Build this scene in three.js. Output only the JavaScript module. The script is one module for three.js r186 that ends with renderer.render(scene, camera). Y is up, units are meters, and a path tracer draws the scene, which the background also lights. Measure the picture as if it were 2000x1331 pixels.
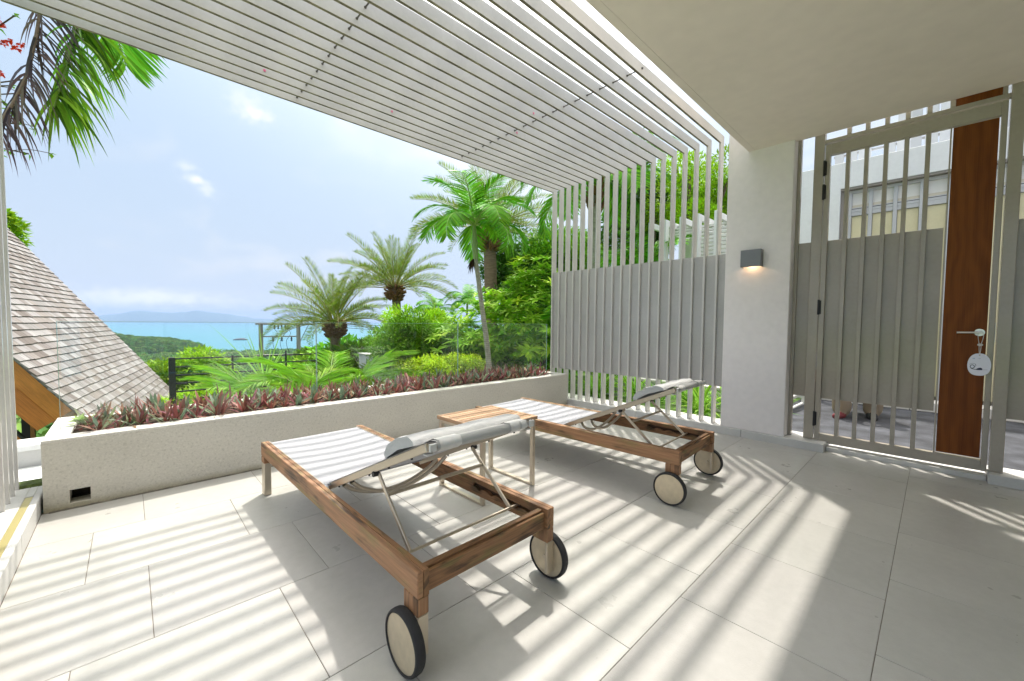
import * as THREE from 'three';
import { mergeGeometries, mergeVertices, toCreasedNormals } from 'three/addons/utils/BufferGeometryUtils.js';
import { ImprovedNoise } from 'three/addons/math/ImprovedNoise.js';
import { MarchingCubes } from 'three/addons/objects/MarchingCubes.js';

// ---------------------------------------------------------------- camera, sky, sun, exposure
const scene = new THREE.Scene();
const camera = new THREE.PerspectiveCamera(80.38, 1024 / 681, 0.05, 40000);
camera.position.set(0, 1.1, 0);
camera.quaternion.setFromRotationMatrix(new THREE.Matrix4().makeBasis(
  new THREE.Vector3(0.72523, 0.008554, 0.68845),
  new THREE.Vector3(0.024255, 0.998985, -0.037963),
  new THREE.Vector3(-0.688075, 0.04423, 0.72429)));
camera.far = 40000;
const renderer = new THREE.WebGLRenderer({ antialias: true });
renderer.setSize(1024, 681);
renderer.toneMapping = THREE.LinearToneMapping;
renderer.toneMappingExposure = 2.4;
renderer.shadowMap.enabled = true;

const SUN = new THREE.Vector3(0.43, 1, -0.385).normalize();   // towards the sun
const perlin = new ImprovedNoise();
const fbm = (x, y, z, oct = 4) => { let s = 0, a = 0.5, f = 1; for (let i = 0; i < oct; i++) { s += a * perlin.noise(x * f, y * f, z * f); a *= 0.5; f *= 2.03; } return s; };
const clamp = (v, a = 0, b = 1) => Math.min(b, Math.max(a, v));
const sstep = (a, b, v) => { const t = clamp((v - a) / (b - a)); return t * t * (3 - 2 * t); };
const lerp = (a, b, t) => a + (b - a) * t;

{ // a bright, slightly hazy tropical sky with thin high cloud
  const W = 1536, H = 768, data = new Float32Array(W * H * 4);
  const puffs = [[0.184, 0.389, -0.903, 0.022, 0.009, 1], [0.178, 0.402, -0.898, 0.016, 0.016, 0.4], [0.094, 0.261, -0.961, 0.013, 0.006, 0.9], [0.082, 0.28, -0.956, 0.012, 0.006, 0.5], [0.114, 0.246, -0.963, 0.012, 0.010, 0.45],
    [0.034, 0.042, -0.999, 0.075, 0.011, 0.75], [-0.02, 0.032, -0.999, 0.06, 0.009, 0.5], [0.12, 0.036, -0.99, 0.06, 0.008, 0.35], [0.16, 0.406, -0.9, 0.02, 0.02, 0.3]];
  for (let j = 0; j < H; j++) {
    const el = ((j + 0.5) / H - 0.5) * Math.PI, y = Math.sin(el), ch = Math.cos(el);
    for (let i = 0; i < W; i++) {
      const az = ((i + 0.5) / W - 0.5) * 2 * Math.PI, x = Math.cos(az) * ch, z = Math.sin(az) * ch;
      const k = (j * W + i) * 4;
      const cs = x * SUN.x + y * SUN.y + z * SUN.z;
      const up = Math.max(y, 0);
      const h = Math.exp(-up * 5.5);                         // haze towards the horizon
      let r = lerp(0.238, 0.325, h), g = lerp(0.308, 0.354, h), b = lerp(0.400, 0.388, h);
      const high = sstep(0.42, 0.9, up);                     // a white glare of thin cloud overhead
      r = lerp(r, 1.02, high); g = lerp(g, 1.0, high); b = lerp(b, 0.98, high);
      const aur = 0.085 * Math.exp((cs - 0.73) * 12.5);        // brightening round the sun
      r += aur; g += aur * 0.97; b += aur * 0.90;
      if (y > 0.005) {                                       // thin cloud, flattened towards the horizon
        const s = 1 / (y + 0.22);
        const wx = fbm(x * s * 2 + 9, z * s * 2, 4.4, 3) * 0.5, n = fbm(x * s * 1.5 + 3 + wx, z * s * 1.1 + wx, 1.7, 5) + 0.4 * fbm(x * s * 6 + wx * 3, z * s * 3 + 7, 9.1, 4);
        const c = sstep(-0.08, 0.42, n) * 0.62 * sstep(0.0, 0.1, y);
        r = lerp(r, Math.max(r, 0.365 + aur), c); g = lerp(g, Math.max(g, 0.385 + aur), c); b = lerp(b, Math.max(b, 0.41 + aur), c);
        for (const p of puffs) {
          const d = x * p[0] + y * p[1] + z * p[2]; if (d < 0.95) continue;
          const da = Math.atan2(x * p[2] - z * p[0], x * p[0] + z * p[2]), de = Math.asin(y) - Math.asin(p[1]);
          const q = (da / p[3]) ** 2 + (de / p[4]) ** 2; if (q > 9) continue;
          const c2 = p[5] * clamp(Math.exp(-q) * 1.1 + 1.5 * fbm(x * 90, y * 130, z * 90, 4) * Math.exp(-q * 0.4));
          r = lerp(r, 0.48, c2); g = lerp(g, 0.485, c2); b = lerp(b, 0.49, c2);
        }
      }
      if (y < 0) { const t = sstep(0, -0.08, y); r = lerp(r, 0.30, t); g = lerp(g, 0.36, t); b = lerp(b, 0.36, t); }
      data[k] = r; data[k + 1] = g; data[k + 2] = b; data[k + 3] = 1;
    }
  }
  const sky = new THREE.DataTexture(data, W, H, THREE.RGBAFormat, THREE.FloatType);
  sky.mapping = THREE.EquirectangularReflectionMapping;
  sky.magFilter = THREE.LinearFilter; sky.minFilter = THREE.LinearFilter; sky.needsUpdate = true;
  scene.background = sky; scene.environment = sky;
}
const sun = new THREE.DirectionalLight(new THREE.Color(1, 0.95, 0.87), 2.0);
sun.position.copy(SUN).multiplyScalar(60); sun.target.position.set(1.8, 0, -1.5);
sun.castShadow = true; sun.shadow.mapSize.set(4096, 4096);
Object.assign(sun.shadow.camera, { left: -14, right: 14, top: 14, bottom: -14, near: 1, far: 140 });
sun.shadow.radius = 2.0;
scene.add(sun, sun.target);
scene.fog = new THREE.FogExp2(new THREE.Color(0.42, 0.60, 1.0), 0.00008);

// ---------------------------------------------------------------- helpers
let seed = 20240611;
const rnd = () => { seed = (seed + 0x6D2B79F5) | 0; let t = Math.imul(seed ^ (seed >>> 15), 1 | seed); t = (t + Math.imul(t ^ (t >>> 7), 61 | t)) ^ t; return ((t ^ (t >>> 14)) >>> 0) / 4294967296; };
const rr = (a, b) => a + (b - a) * rnd();
const reseed = (s) => { seed = s | 0; };
const V = (x, y, z) => new THREE.Vector3(x, y, z);
const used = new Map();
function numbered(name) { const n = used.get(name) ?? 0; used.set(name, n + 1); return n ? name + '_' + String(n).padStart(3, '0') : name; }
function tag(o, label, category, group, kind) { if (label) o.userData.label = label; if (category) o.userData.category = category; if (group) o.userData.group = group; if (kind) o.userData.kind = kind; return o; }
function thing(name, label, category, pos = [0, 0, 0], turn = 0, group) { const o = new THREE.Group(); o.name = numbered(name); o.position.set(...pos); o.rotation.y = turn; scene.add(o); return tag(o, label, category, group); }
function struct(name) { const o = new THREE.Group(); o.name = numbered(name); o.userData.kind = 'structure'; scene.add(o); return o; }
function mesh(name, geo, mat, parent, pos, kind) { const m = new THREE.Mesh(Array.isArray(geo) ? merge(geo) : geo, mat); m.name = numbered(name); m.castShadow = m.receiveShadow = true; if (pos) m.position.set(...pos); if (kind) m.userData.kind = kind; (parent ?? scene).add(m); return m; }
function solo(name, geo, mat, label, category, group, pos) { const m = mesh(name, geo, mat, scene, pos); return tag(m, label, category, group); }
function merge(list) {
  const flat = list.map((g) => { const q = g.index ? g.toNonIndexed() : g; for (const k of Object.keys(q.attributes)) if (!['position', 'normal', 'uv', 'color'].includes(k)) q.deleteAttribute(k); return q; });
  const color = flat.some((g) => g.attributes.color);
  if (color) for (const g of flat) if (!g.attributes.color) g.setAttribute('color', new THREE.BufferAttribute(new Float32Array(g.attributes.position.count * 3).fill(1), 3));
  return mergeGeometries(flat);
}
// a box with chamfered edges, uv in metres with u along the grain axis (0 x, 1 y, 2 z)
function cbox(x0, x1, y0, y1, z0, z1, c = 0.003, grain = -1, off = null) {
  const lo = [x0, y0, z0], hi = [x1, y1, z1], pos = [], nor = [], uv = [];
  const d = [0, 1, 2].map((i) => hi[i] - lo[i]);
  c = Math.min(c, ...d.map((v) => v * 0.35));
  if (grain < 0) grain = d.indexOf(Math.max(...d));
  const o0 = off ?? [rnd() * 3, rnd() * 3];
  const put = (list, n) => { const ax = [0, 1, 2].reduce((a, b) => (Math.abs(n[b]) > Math.abs(n[a]) ? b : a), 0); const r = [0, 1, 2].filter((i) => i !== ax); const [ua, va] = r[0] === grain ? r : r[1] === grain ? [r[1], r[0]] : r;
    for (const p of list) { pos.push(...p); nor.push(...n); uv.push(p[ua] + o0[0], p[va] + o0[1] + ax * 0.37); } };
  const quad = (a, b, e, f, n) => { const u = [0, 1, 2].map((i) => b[i] - a[i]), w = [0, 1, 2].map((i) => e[i] - a[i]); const k = [u[1] * w[2] - u[2] * w[1], u[2] * w[0] - u[0] * w[2], u[0] * w[1] - u[1] * w[0]]; const s = k[0] * n[0] + k[1] * n[1] + k[2] * n[2]; put(s > 0 ? [a, b, e, a, e, f] : [a, e, b, a, f, e], n); };
  const pt = (i, s, j, t, k, w, which) => { const p = [0, 0, 0]; p[i] = s > 0 ? hi[i] : lo[i]; p[j] = (t > 0 ? hi[j] - c : lo[j] + c); p[k] = (w > 0 ? hi[k] - c : lo[k] + c); return p; };
  for (let i = 0; i < 3; i++) { const j = (i + 1) % 3, k = (i + 2) % 3; for (const s of [-1, 1]) { const n = [0, 0, 0]; n[i] = s; quad(pt(i, s, j, -1, k, -1), pt(i, s, j, 1, k, -1), pt(i, s, j, 1, k, 1), pt(i, s, j, -1, k, 1), n); } }
  const q = Math.SQRT1_2;
  for (let i = 0; i < 3; i++) { const j = (i + 1) % 3, k = (i + 2) % 3; for (const s of [-1, 1]) for (const t of [-1, 1]) { const n = [0, 0, 0]; n[i] = s * q; n[j] = t * q; quad(pt(i, s, j, t, k, -1), pt(i, s, j, t, k, 1), pt(j, t, k, 1, i, s), pt(j, t, k, -1, i, s), n); } }
  for (const a of [-1, 1]) for (const b of [-1, 1]) for (const e of [-1, 1]) { const P = pt(0, a, 1, b, 2, e), Q = pt(1, b, 2, e, 0, a), R = pt(2, e, 0, a, 1, b), n = [a, b, e].map((v) => v / Math.sqrt(3)); put(a * b * e > 0 ? [P, Q, R] : [P, R, Q], n); }
  const g = new THREE.BufferGeometry();
  g.setAttribute('position', new THREE.Float32BufferAttribute(pos, 3)); g.setAttribute('normal', new THREE.Float32BufferAttribute(nor, 3)); g.setAttribute('uv', new THREE.Float32BufferAttribute(uv, 2));
  return g;
}
// a bar of section w by h between two points
function bar(p, q, w, h = w, c = 0.0015, upv = V(0, 1, 0)) {
  const L = p.distanceTo(q), g = cbox(-L / 2, L / 2, -h / 2, h / 2, -w / 2, w / 2, c, 0), x = q.clone().sub(p).normalize();
  const zz = x.clone().cross(upv); if (zz.lengthSq() < 1e-6) zz.set(0, 0, 1); zz.normalize(); const yy = zz.clone().cross(x);
  g.applyMatrix4(new THREE.Matrix4().makeBasis(x, yy, zz).setPosition(p.clone().add(q).multiplyScalar(0.5)));
  return g;
}
const tube = (pts, r, seg = 16, rad = 8, closed = false) => new THREE.TubeGeometry(new THREE.CatmullRomCurve3(pts, closed), seg, r, rad, closed);
function cyl(p, q, r0, r1 = r0, n = 10, open = false) {
  const g = new THREE.CylinderGeometry(r1, r0, p.distanceTo(q), n, 1, open); g.applyQuaternion(new THREE.Quaternion().setFromUnitVectors(V(0, 1, 0), q.clone().sub(p).normalize())); g.translate((p.x + q.x) / 2, (p.y + q.y) / 2, (p.z + q.z) / 2); return g;
}
function extrude(pts, depth, bevel = 0.0015, holes = []) {
  const s = new THREE.Shape(pts.map((p) => new THREE.Vector2(...p)));
  for (const h of holes) s.holes.push(new THREE.Path(h.map((p) => new THREE.Vector2(...p))));
  const g = new THREE.ExtrudeGeometry(s, { depth: depth - 2 * bevel, bevelEnabled: bevel > 0, bevelThickness: bevel, bevelSize: bevel, bevelOffset: -bevel, bevelSegments: 1, curveSegments: 10 });
  g.translate(0, 0, bevel); return g;
}

// ---------------------------------------------------------------- textures
function tex(size, fn, srgb = false, rep = 1, h = size) {
  const d = new Uint8Array(size * h * 4);
  for (let j = 0; j < h; j++) for (let i = 0; i < size; i++) { const c = fn(i / size, j / h, i, j), k = (j * size + i) * 4; for (let a = 0; a < 3; a++) d[k + a] = clamp(Array.isArray(c) ? c[a] : c) * 255; d[k + 3] = 255; }
  const t = new THREE.DataTexture(d, size, h); t.wrapS = t.wrapT = THREE.RepeatWrapping; t.magFilter = THREE.LinearFilter; t.minFilter = THREE.LinearMipmapLinearFilter; t.generateMipmaps = true;
  if (srgb) t.colorSpace = THREE.SRGBColorSpace; t.repeat.set(rep, Array.isArray(rep) ? rep[1] : rep); t.needsUpdate = true; return t;
}
const with_rep = (t, x, y = x) => { const c = t.clone(); c.repeat.set(x, y); c.needsUpdate = true; return c; };
// tileable gradient noise: period f (a whole number) across the texture
const PT = new Uint8Array(512), GR = []; { let q = 12345; const r = () => ((q = (Math.imul(q, 1103515245) + 12345) & 0x7fffffff) / 0x7fffffff); const a = [...Array(256).keys()]; for (let i = 255; i > 0; i--) { const j = (r() * (i + 1)) | 0; [a[i], a[j]] = [a[j], a[i]]; } for (let i = 0; i < 512; i++) PT[i] = a[i & 255]; for (let i = 0; i < 32; i++) GR.push(Math.cos(i / 32 * Math.PI * 2), Math.sin(i / 32 * Math.PI * 2)); }
function pnoise(x, y, px, py, s) {
  const xf = Math.floor(x), yf = Math.floor(y), u = x - xf, v = y - yf, x0 = ((xf % px) + px) % px, x1 = (x0 + 1) % px, y0 = ((yf % py) + py) % py, y1 = (y0 + 1) % py;
  const g = (a, b, du, dv) => { const k = (PT[(PT[(a + s) & 255] + b) & 255] & 31) * 2; return GR[k] * du + GR[k + 1] * dv; };
  const fu = u * u * u * (u * (u * 6 - 15) + 10), fv = v * v * v * (v * (v * 6 - 15) + 10);
  return lerp(lerp(g(x0, y0, u, v), g(x1, y0, u - 1, v), fu), lerp(g(x0, y1, u, v - 1), g(x1, y1, u - 1, v - 1), fu), fv) * 0.95;
}
const tfbm = (u, v, f, z, oct = 4, fv = f) => { let s = 0, a = 0.5, k = 1; for (let i = 0; i < oct; i++) { s += a * pnoise(u * f * k, v * fv * k, f * k, fv * k, (z * 17 | 0) + i * 31); a *= 0.5; k *= 2; } return s; };
const hash = (x, y) => { const s = Math.sin(x * 127.1 + y * 311.7) * 43758.5453; return s - Math.floor(s); };
const T = {};
T.mottle = tex(512, (u, v) => 0.5 + 0.9 * tfbm(u, v, 5, 2.3, 5));                                   // soft grey clouding
T.grain = tex(512, (u, v) => 0.5 + 0.7 * tfbm(u, v, 60, 5.5, 3) + 0.1 * (hash(u * 512, v * 512) - 0.5));  // fine grit
T.tile = tex(1024, (u, v, i, j) => { const st = tfbm(u, v, 3, 2.7, 5); const a = 0.955 + 0.15 * tfbm(u, v, 5, 8.1, 5) + 0.10 * tfbm(u, v, 48, 3.3, 3) + 0.05 * (hash(i, j) - 0.5) - 0.045 * sstep(0.02, 0.4, st); return [a, a * 0.992, a * 0.98]; }, false);
T.tilerough = tex(512, (u, v) => 0.35 + 0.20 * tfbm(u, v, 6, 1.9, 5) + 0.12 * tfbm(u, v, 36, 4.9, 3));
T.wood = tex(1024, (u, v) => { const w = tfbm(u, v, 2, 4.4, 3, 3) * 0.35; const a = tfbm(u, (v + w * 0.12) % 1, 4, 1.2, 4, 90), b = tfbm(u, v, 18, 6.7, 3, 220), s = tfbm(u, v, 3, 9.2, 4, 5); const t = 0.78 + 0.55 * a + 0.30 * b + 0.35 * s; return [t, t * (0.985 + 0.06 * s), t * (0.97 + 0.12 * s)]; });
T.aggregate = tex(1024, (u, v, i, j) => { const a = tfbm(u, v, 110, 3.1, 2), b = tfbm(u, v, 70, 7.7, 2), s = tfbm(u, v, 3, 1.1, 4); let t = 0.90 + 0.30 * a + 0.12 * s; const d = b > 0.15 ? -0.13 : b < -0.16 ? 0.07 : 0; t += d; return [t * 1.0, t * (0.985 + 0.02 * s), t * (0.95 + 0.05 * a)]; });
T.weave = tex(256, (u, v, i, j) => { const c = ((i >> 1) + (j >> 1)) % 2; return 0.88 + 0.10 * c + 0.06 * (hash(i, j) - 0.5); });
T.bark = tex(512, (u, v) => { const rings = Math.abs(Math.sin((v * 24 + 0.25 * tfbm(u, v, 4, 3, 3)) * Math.PI)); const t = 0.62 + 0.3 * rings + 0.5 * tfbm(u, v, 9, 6.1, 4); return [t, t * 0.97, t * 0.92]; });
T.shake = tex(512, (u, v) => { const a = tfbm(u, v, 2, 1.2, 4, 44), b = tfbm(u, v, 3, 6.7, 3, 16), c = tfbm(u, v, 3, 9.2, 3, 3); const t = 0.95 + 0.95 * a + 0.85 * b + 0.3 * c; return [t, t * (0.975 - 0.03 * b), t * (0.955 - 0.06 * b)]; });
T.brush = tex(256, (u, v, i, j) => 0.36 + 0.14 * hash(j * 0.37, 3) + 0.1 * tfbm(u, v, 2, 4.2, 3, 50));
T.scuff = tex(512, (u, v) => 0.93 + 0.17 * tfbm(u, v, 3, 5.1, 5) + 0.08 * tfbm(u, v, 50, 2.1, 2) - 0.06 * sstep(0.2, 0.4, tfbm(u, v, 9, 7.1, 4)));
T.worn = tex(512, (u, v) => { const w = tfbm(u, v, 2, 4.4, 3, 3) * 0.35, a = tfbm(u, v + w * 0.12, 4, 1.2, 4, 60), b = tfbm(u, v, 12, 6.7, 3, 120), p = tfbm(u, v, 6, 9.2, 5, 12), q = tfbm(u, v, 9, 3.4, 5, 14); const t = 0.82 + 0.7 * a + 0.5 * b - 0.55 * sstep(0.02, 0.3, p); const o = sstep(0.0, 0.3, q); return [t * (1 - 0.22 * o), t * (0.985 + 0.10 * o), t * (0.96 - 0.1 * o)]; });
T.door = tex(512, (u, v) => { const w = tfbm(u, v, 2, 3.1, 4, 2); const a = Math.sin((v * 9 + w * 3.2 + 0.6 * tfbm(u, v, 3, 8.4, 3, 4)) * 6.283); const b = tfbm(u, v, 5, 1.7, 3, 120), p = tfbm(u, v, 2, 5.5, 4, 3); const t = 0.86 + 0.10 * a + 0.45 * b + 0.5 * p; return [t, t * (0.97 + 0.1 * p), t * 0.95]; });

// ---------------------------------------------------------------- materials
const rgb = (r, g, b) => new THREE.Color().setRGB(r, g, b);
const std = (c, roughness = 0.7, extra = {}) => new THREE.MeshStandardMaterial({ color: rgb(...c), roughness, ...extra });
const leafMat = (c, roughness = 0.5, t = 0.38) => new THREE.MeshPhysicalMaterial({ color: rgb(...c), roughness, transmission: t, thickness: 0, vertexColors: true, side: THREE.DoubleSide, specularIntensity: 0.16 });
const M = {
  tile: std([0.465, 0.452, 0.43], 1, { map: with_rep(T.tile, 0.55), roughnessMap: with_rep(T.tilerough, 0.8), bumpMap: with_rep(T.grain, 3), bumpScale: 0.0004 }),
  grout: std([0.36, 0.295, 0.235], 0.95, { map: with_rep(T.mottle, 1.5) }),
  kerb: std([0.60, 0.59, 0.57], 0.7, { map: with_rep(T.scuff, 1.1), bumpMap: with_rep(T.grain, 3), bumpScale: 0.0006 }),
  plaster: std([0.85, 0.80, 0.785], 0.85, { map: with_rep(T.scuff, 0.35), bumpMap: with_rep(T.grain, 2), bumpScale: 0.0005 }),
  ceiling: std([0.88, 0.80, 0.70], 0.55, { map: with_rep(T.scuff, 0.2), bumpMap: with_rep(T.mottle, 0.7), bumpScale: 0.0008 }),
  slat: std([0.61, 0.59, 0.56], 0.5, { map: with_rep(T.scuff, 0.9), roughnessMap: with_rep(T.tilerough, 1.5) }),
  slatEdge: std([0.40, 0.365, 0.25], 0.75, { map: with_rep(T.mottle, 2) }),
  panel: std([0.47, 0.455, 0.435], 0.5, { map: with_rep(T.scuff, 0.8), roughnessMap: with_rep(T.tilerough, 1.2) }),
  gate: std([0.40, 0.36, 0.30], 0.45, { map: with_rep(T.scuff, 0.8), roughnessMap: with_rep(T.tilerough, 1.2) }),
  gateWood: new THREE.MeshPhysicalMaterial({ color: rgb(0.20, 0.062, 0.011), roughness: 0.5, specularIntensity: 0.35, map: with_rep(T.door, 0.5, 1.6), bumpMap: with_rep(T.wood, 0.8, 1.1), bumpScale: 0.0004 }),
  teak: std([0.40, 0.205, 0.100], 0.55, { map: with_rep(T.worn, 0.5, 1.1), bumpMap: with_rep(T.wood, 0.9, 1.6), bumpScale: 0.0006 }),
  teakWorn: std([0.31, 0.155, 0.068], 0.6, { map: with_rep(T.worn, 0.9, 1.8), bumpMap: with_rep(T.wood, 0.9, 1.8), bumpScale: 0.0008 }),
  teakDark: std([0.085, 0.042, 0.022], 0.8, { map: with_rep(T.wood, 1.5, 2.5) }),
  teakTop: std([0.58, 0.36, 0.21], 0.55, { map: with_rep(T.wood, 1.2, 2.2), bumpMap: with_rep(T.wood, 1.2, 2.2), bumpScale: 0.0005 }),
  steel: new THREE.MeshStandardMaterial({ color: rgb(0.60, 0.53, 0.43), metalness: 0.85, roughness: 1, roughnessMap: with_rep(T.brush, 6, 6) }),
  darkMetal: std([0.03, 0.03, 0.032], 0.45, { metalness: 0.4 }),
  rodMetal: std([0.13, 0.125, 0.11], 0.5, { metalness: 0.4 }),
  rubber: std([0.018, 0.018, 0.02], 0.7, { bumpMap: with_rep(T.grain, 6), bumpScale: 0.0006 }),
  hubcap: std([0.66, 0.57, 0.42], 0.38, { metalness: 0.6, map: with_rep(T.scuff, 2) }),
  sling: new THREE.MeshPhysicalMaterial({ color: rgb(0.47, 0.47, 0.495), roughness: 0.85, map: with_rep(T.weave, 12), transmission: 0.12, thickness: 0, side: THREE.DoubleSide, specularIntensity: 0.3 }),
  slingBack: std([0.62, 0.57, 0.50], 0.85, { map: with_rep(T.weave, 12), side: THREE.DoubleSide }),
  pillow: std([0.49, 0.49, 0.485], 0.9, { map: with_rep(T.weave, 16), bumpMap: with_rep(T.mottle, 5), bumpScale: 0.004 }),
  strap: std([0.46, 0.455, 0.44], 0.85, { map: with_rep(T.weave, 16) }),
  buckle: std([0.60, 0.59, 0.57], 0.5),
  aggregate: std([0.63, 0.615, 0.575], 0.85, { map: with_rep(T.aggregate, 1.7), bumpMap: with_rep(T.aggregate, 1.7), bumpScale: 0.0008 }),
  rim: std([0.70, 0.685, 0.66], 0.8, { map: with_rep(T.aggregate, 1.3), bumpMap: with_rep(T.grain, 3), bumpScale: 0.0008 }),
  soil: std([0.07, 0.05, 0.035], 1, { bumpMap: with_rep(T.mottle, 6), bumpScale: 0.03 }),
  glass: new THREE.MeshPhysicalMaterial({ color: rgb(0.985, 0.995, 0.99), roughness: 0, transmission: 1, thickness: 0, ior: 1.5, side: THREE.DoubleSide }),
  glassEdge: std([0.30, 0.46, 0.42], 0.15),
  white: std([0.76, 0.76, 0.75], 0.75, { map: with_rep(T.scuff, 0.4) }),
  offwhite: std([0.70, 0.68, 0.64], 0.7, { map: with_rep(T.scuff, 0.8) }),
  asphalt: std([0.115, 0.12, 0.14], 0.9, { map: with_rep(T.mottle, 0.8), bumpMap: with_rep(T.grain, 3), bumpScale: 0.004 }),
  chrome: new THREE.MeshStandardMaterial({ color: rgb(0.72, 0.70, 0.66), metalness: 0.9, roughness: 0.28 }),
  brass: std([0.55, 0.47, 0.20], 0.4, { metalness: 0.6 }),
};

// ================================================================ the terrace
{ // floor of large porcelain tiles in running bond, each a piece of its own
  const floor = struct('floor');
  mesh('grout_bed', cbox(-0.385, 4.40, -0.20, -0.0025, -3.46, 3.4, 0), M.grout, floor);
  const rowsZ = [-3.42, -2.953, -2.393, -1.826, -1.252, -0.673, -0.100, 0.470, 1.045, 1.620, 2.195, 2.770, 3.345];
  const TL = 0.5835;
  const tones = [0.972, 1, 1.025, 0.985].map((k, i) => { const m = M.tile.clone(); m.color = rgb(0.465 * k, 0.452 * k * (1 + 0.004 * i), 0.43 * k); return m; });
  for (let r = 0; r + 1 < rowsZ.length; r++) {
    const off = r % 2 === 0 ? 0.037 : 0.424, x0 = -0.382, x1 = 4.403;
    for (let k = -2; k < 9; k++) {
      const a = Math.max(x0, off + k * TL + 0.0010), b = Math.min(x1, off + (k + 1) * TL - 0.0010);
      if (b - a < 0.02) continue;
      const g = cbox(a, b, -0.018, 0 - 0.0004 * rnd(), rowsZ[r] + 0.0010, rowsZ[r + 1] - 0.0010, 0.0012, 0, [rnd() * 7, rnd() * 7]);
      mesh('tile', g, tones[(rnd() * 4) | 0], floor);
    }
  }
}
{ // stone kerb below the slatted screen and the wall, broken at the gate; and the one on the left with its brass track
  const k = struct('kerb');
  let z = -4.25;
  for (const L of [0.92, 0.92, 1.13, 0.648]) { mesh('kerb_stone', cbox(4.31, 4.66, -0.1, 0.073, z + 0.0012, z + L - 0.0012, 0.004), M.kerb, k); z += L; }
  mesh('threshold', cbox(4.405, 4.62, -0.1, 0.036, -0.63, 0.285, 0.003), M.kerb, k);
  for (z = 0.288; z < 3.2; z += 0.9) mesh('kerb_stone', cbox(4.345, 4.62, -0.1, 0.070, z, z + 0.897, 0.004), M.kerb, k);
  const l = struct('kerb');
  z = -3.66;
  for (const L of [0.78, 0.95, 0.95, 0.95, 0.95, 0.95, 0.95]) { mesh('kerb_stone', cbox(-0.415, -0.385, -0.1, 0.10, z + 0.001, z + L - 0.001, 0.003), M.kerb, l); mesh('kerb_stone', cbox(-2.2, -0.445, -0.1, 0.10, z + 0.001, z + L - 0.001, 0.003), M.kerb, l); z += L; }
  mesh('kerb_stone', cbox(-0.4455, -0.4145, -0.1, 0.10, -3.659, -3.475, 0.002), M.kerb, l);
  mesh('track', cbox(-0.4445, -0.4155, 0.02, 0.097, -3.47, 3, 0.001), M.brass, l);
}
{ // white pier between the screen and the gate
  const w = thing('wall', 'pale rendered wall pier between the slatted screen and the gate', 'wall');
  mesh('pier', cbox(4.33, 4.62, 0.072, 3.6, -1.478, -0.928, 0.006), M.plaster, w);
  // wall lamp
  const t = thing('wall_lamp', 'small square grey wall lamp glowing on the pale wall pier', 'lamp', [4.33, 1.724, -1.229]);
  const W = 0.170, H = 0.160, D = 0.085, lm = std([0.20, 0.205, 0.215], 0.45, { metalness: 0.35 });
  const x0 = -0.0015;
  mesh('housing', [cbox(-D, -D + 0.004, -H / 2, H / 2, -W / 2, W / 2, 0.001), cbox(-D + 0.004, x0, -H / 2, H / 2, -W / 2, -W / 2 + 0.004, 0.001), cbox(-D + 0.004, x0, -H / 2, H / 2, W / 2 - 0.004, W / 2, 0.001), cbox(-D + 0.004, x0, H / 2 - 0.004, H / 2, -W / 2 + 0.004, W / 2 - 0.004, 0.001), cbox(-0.008, x0, -H / 2 + 0.02, H / 2 - 0.004, -W / 2 + 0.004, W / 2 - 0.004, 0.001)], lm, t);
  mesh('lamp_bulb', new THREE.SphereGeometry(0.014, 14, 10), std([1, 0.8, 0.6], 0.5, { emissive: rgb(1, 0.62, 0.30), emissiveIntensity: 0.9 }), t, [-0.045, -0.048, 0]);
  const L = new THREE.PointLight(new THREE.Color(1, 0.62, 0.34), 0.018, 4, 2); L.position.set(-0.045, -0.048, 0); L.castShadow = true; t.add(L);
}
{ // roof slab over the covered part, with a thin drip groove along its edge, and the house behind the camera
  const c = struct('ceiling');
  mesh('soffit', cbox(-0.66, 4.39, 2.745, 3.22, -1.30, 4.2, 0.004), M.ceiling, c);
  mesh('drip_strip', cbox(1.6, 4.335, 2.7425, 2.7455, -1.245, -1.243, 0.0004), M.ceiling, c);
  const h = thing('house_wall', 'pale house wall with a wide glazed door behind the covered terrace', 'wall');
  mesh('wall', [cbox(-0.66, 0.5, 0, 2.745, 3.4, 3.6), cbox(3.4, 4.62, 0, 2.745, 3.4, 3.6), cbox(0.5, 3.4, 2.4, 2.745, 3.4, 3.6)], M.plaster, h);
  mesh('door_frame', [cbox(0.5, 0.56, 0, 2.4, 3.42, 3.5), cbox(1.93, 1.99, 0, 2.4, 3.42, 3.5), cbox(3.34, 3.4, 0, 2.4, 3.42, 3.5)], M.gate, h);
  for (const [a, b] of [[0.56, 1.93], [1.99, 3.34]]) mesh('door_pane', cbox(a, b, 0.02, 2.4, 3.45, 3.46, 0), M.glass, h);
  mesh('curtain', cbox(0.5, 3.4, 0, 2.4, 3.55, 3.58), M.white, h);
  mesh('wall', cbox(4.33, 4.62, 0.071, 2.745, 1.225, 3.4), M.plaster, h);
}
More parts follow.
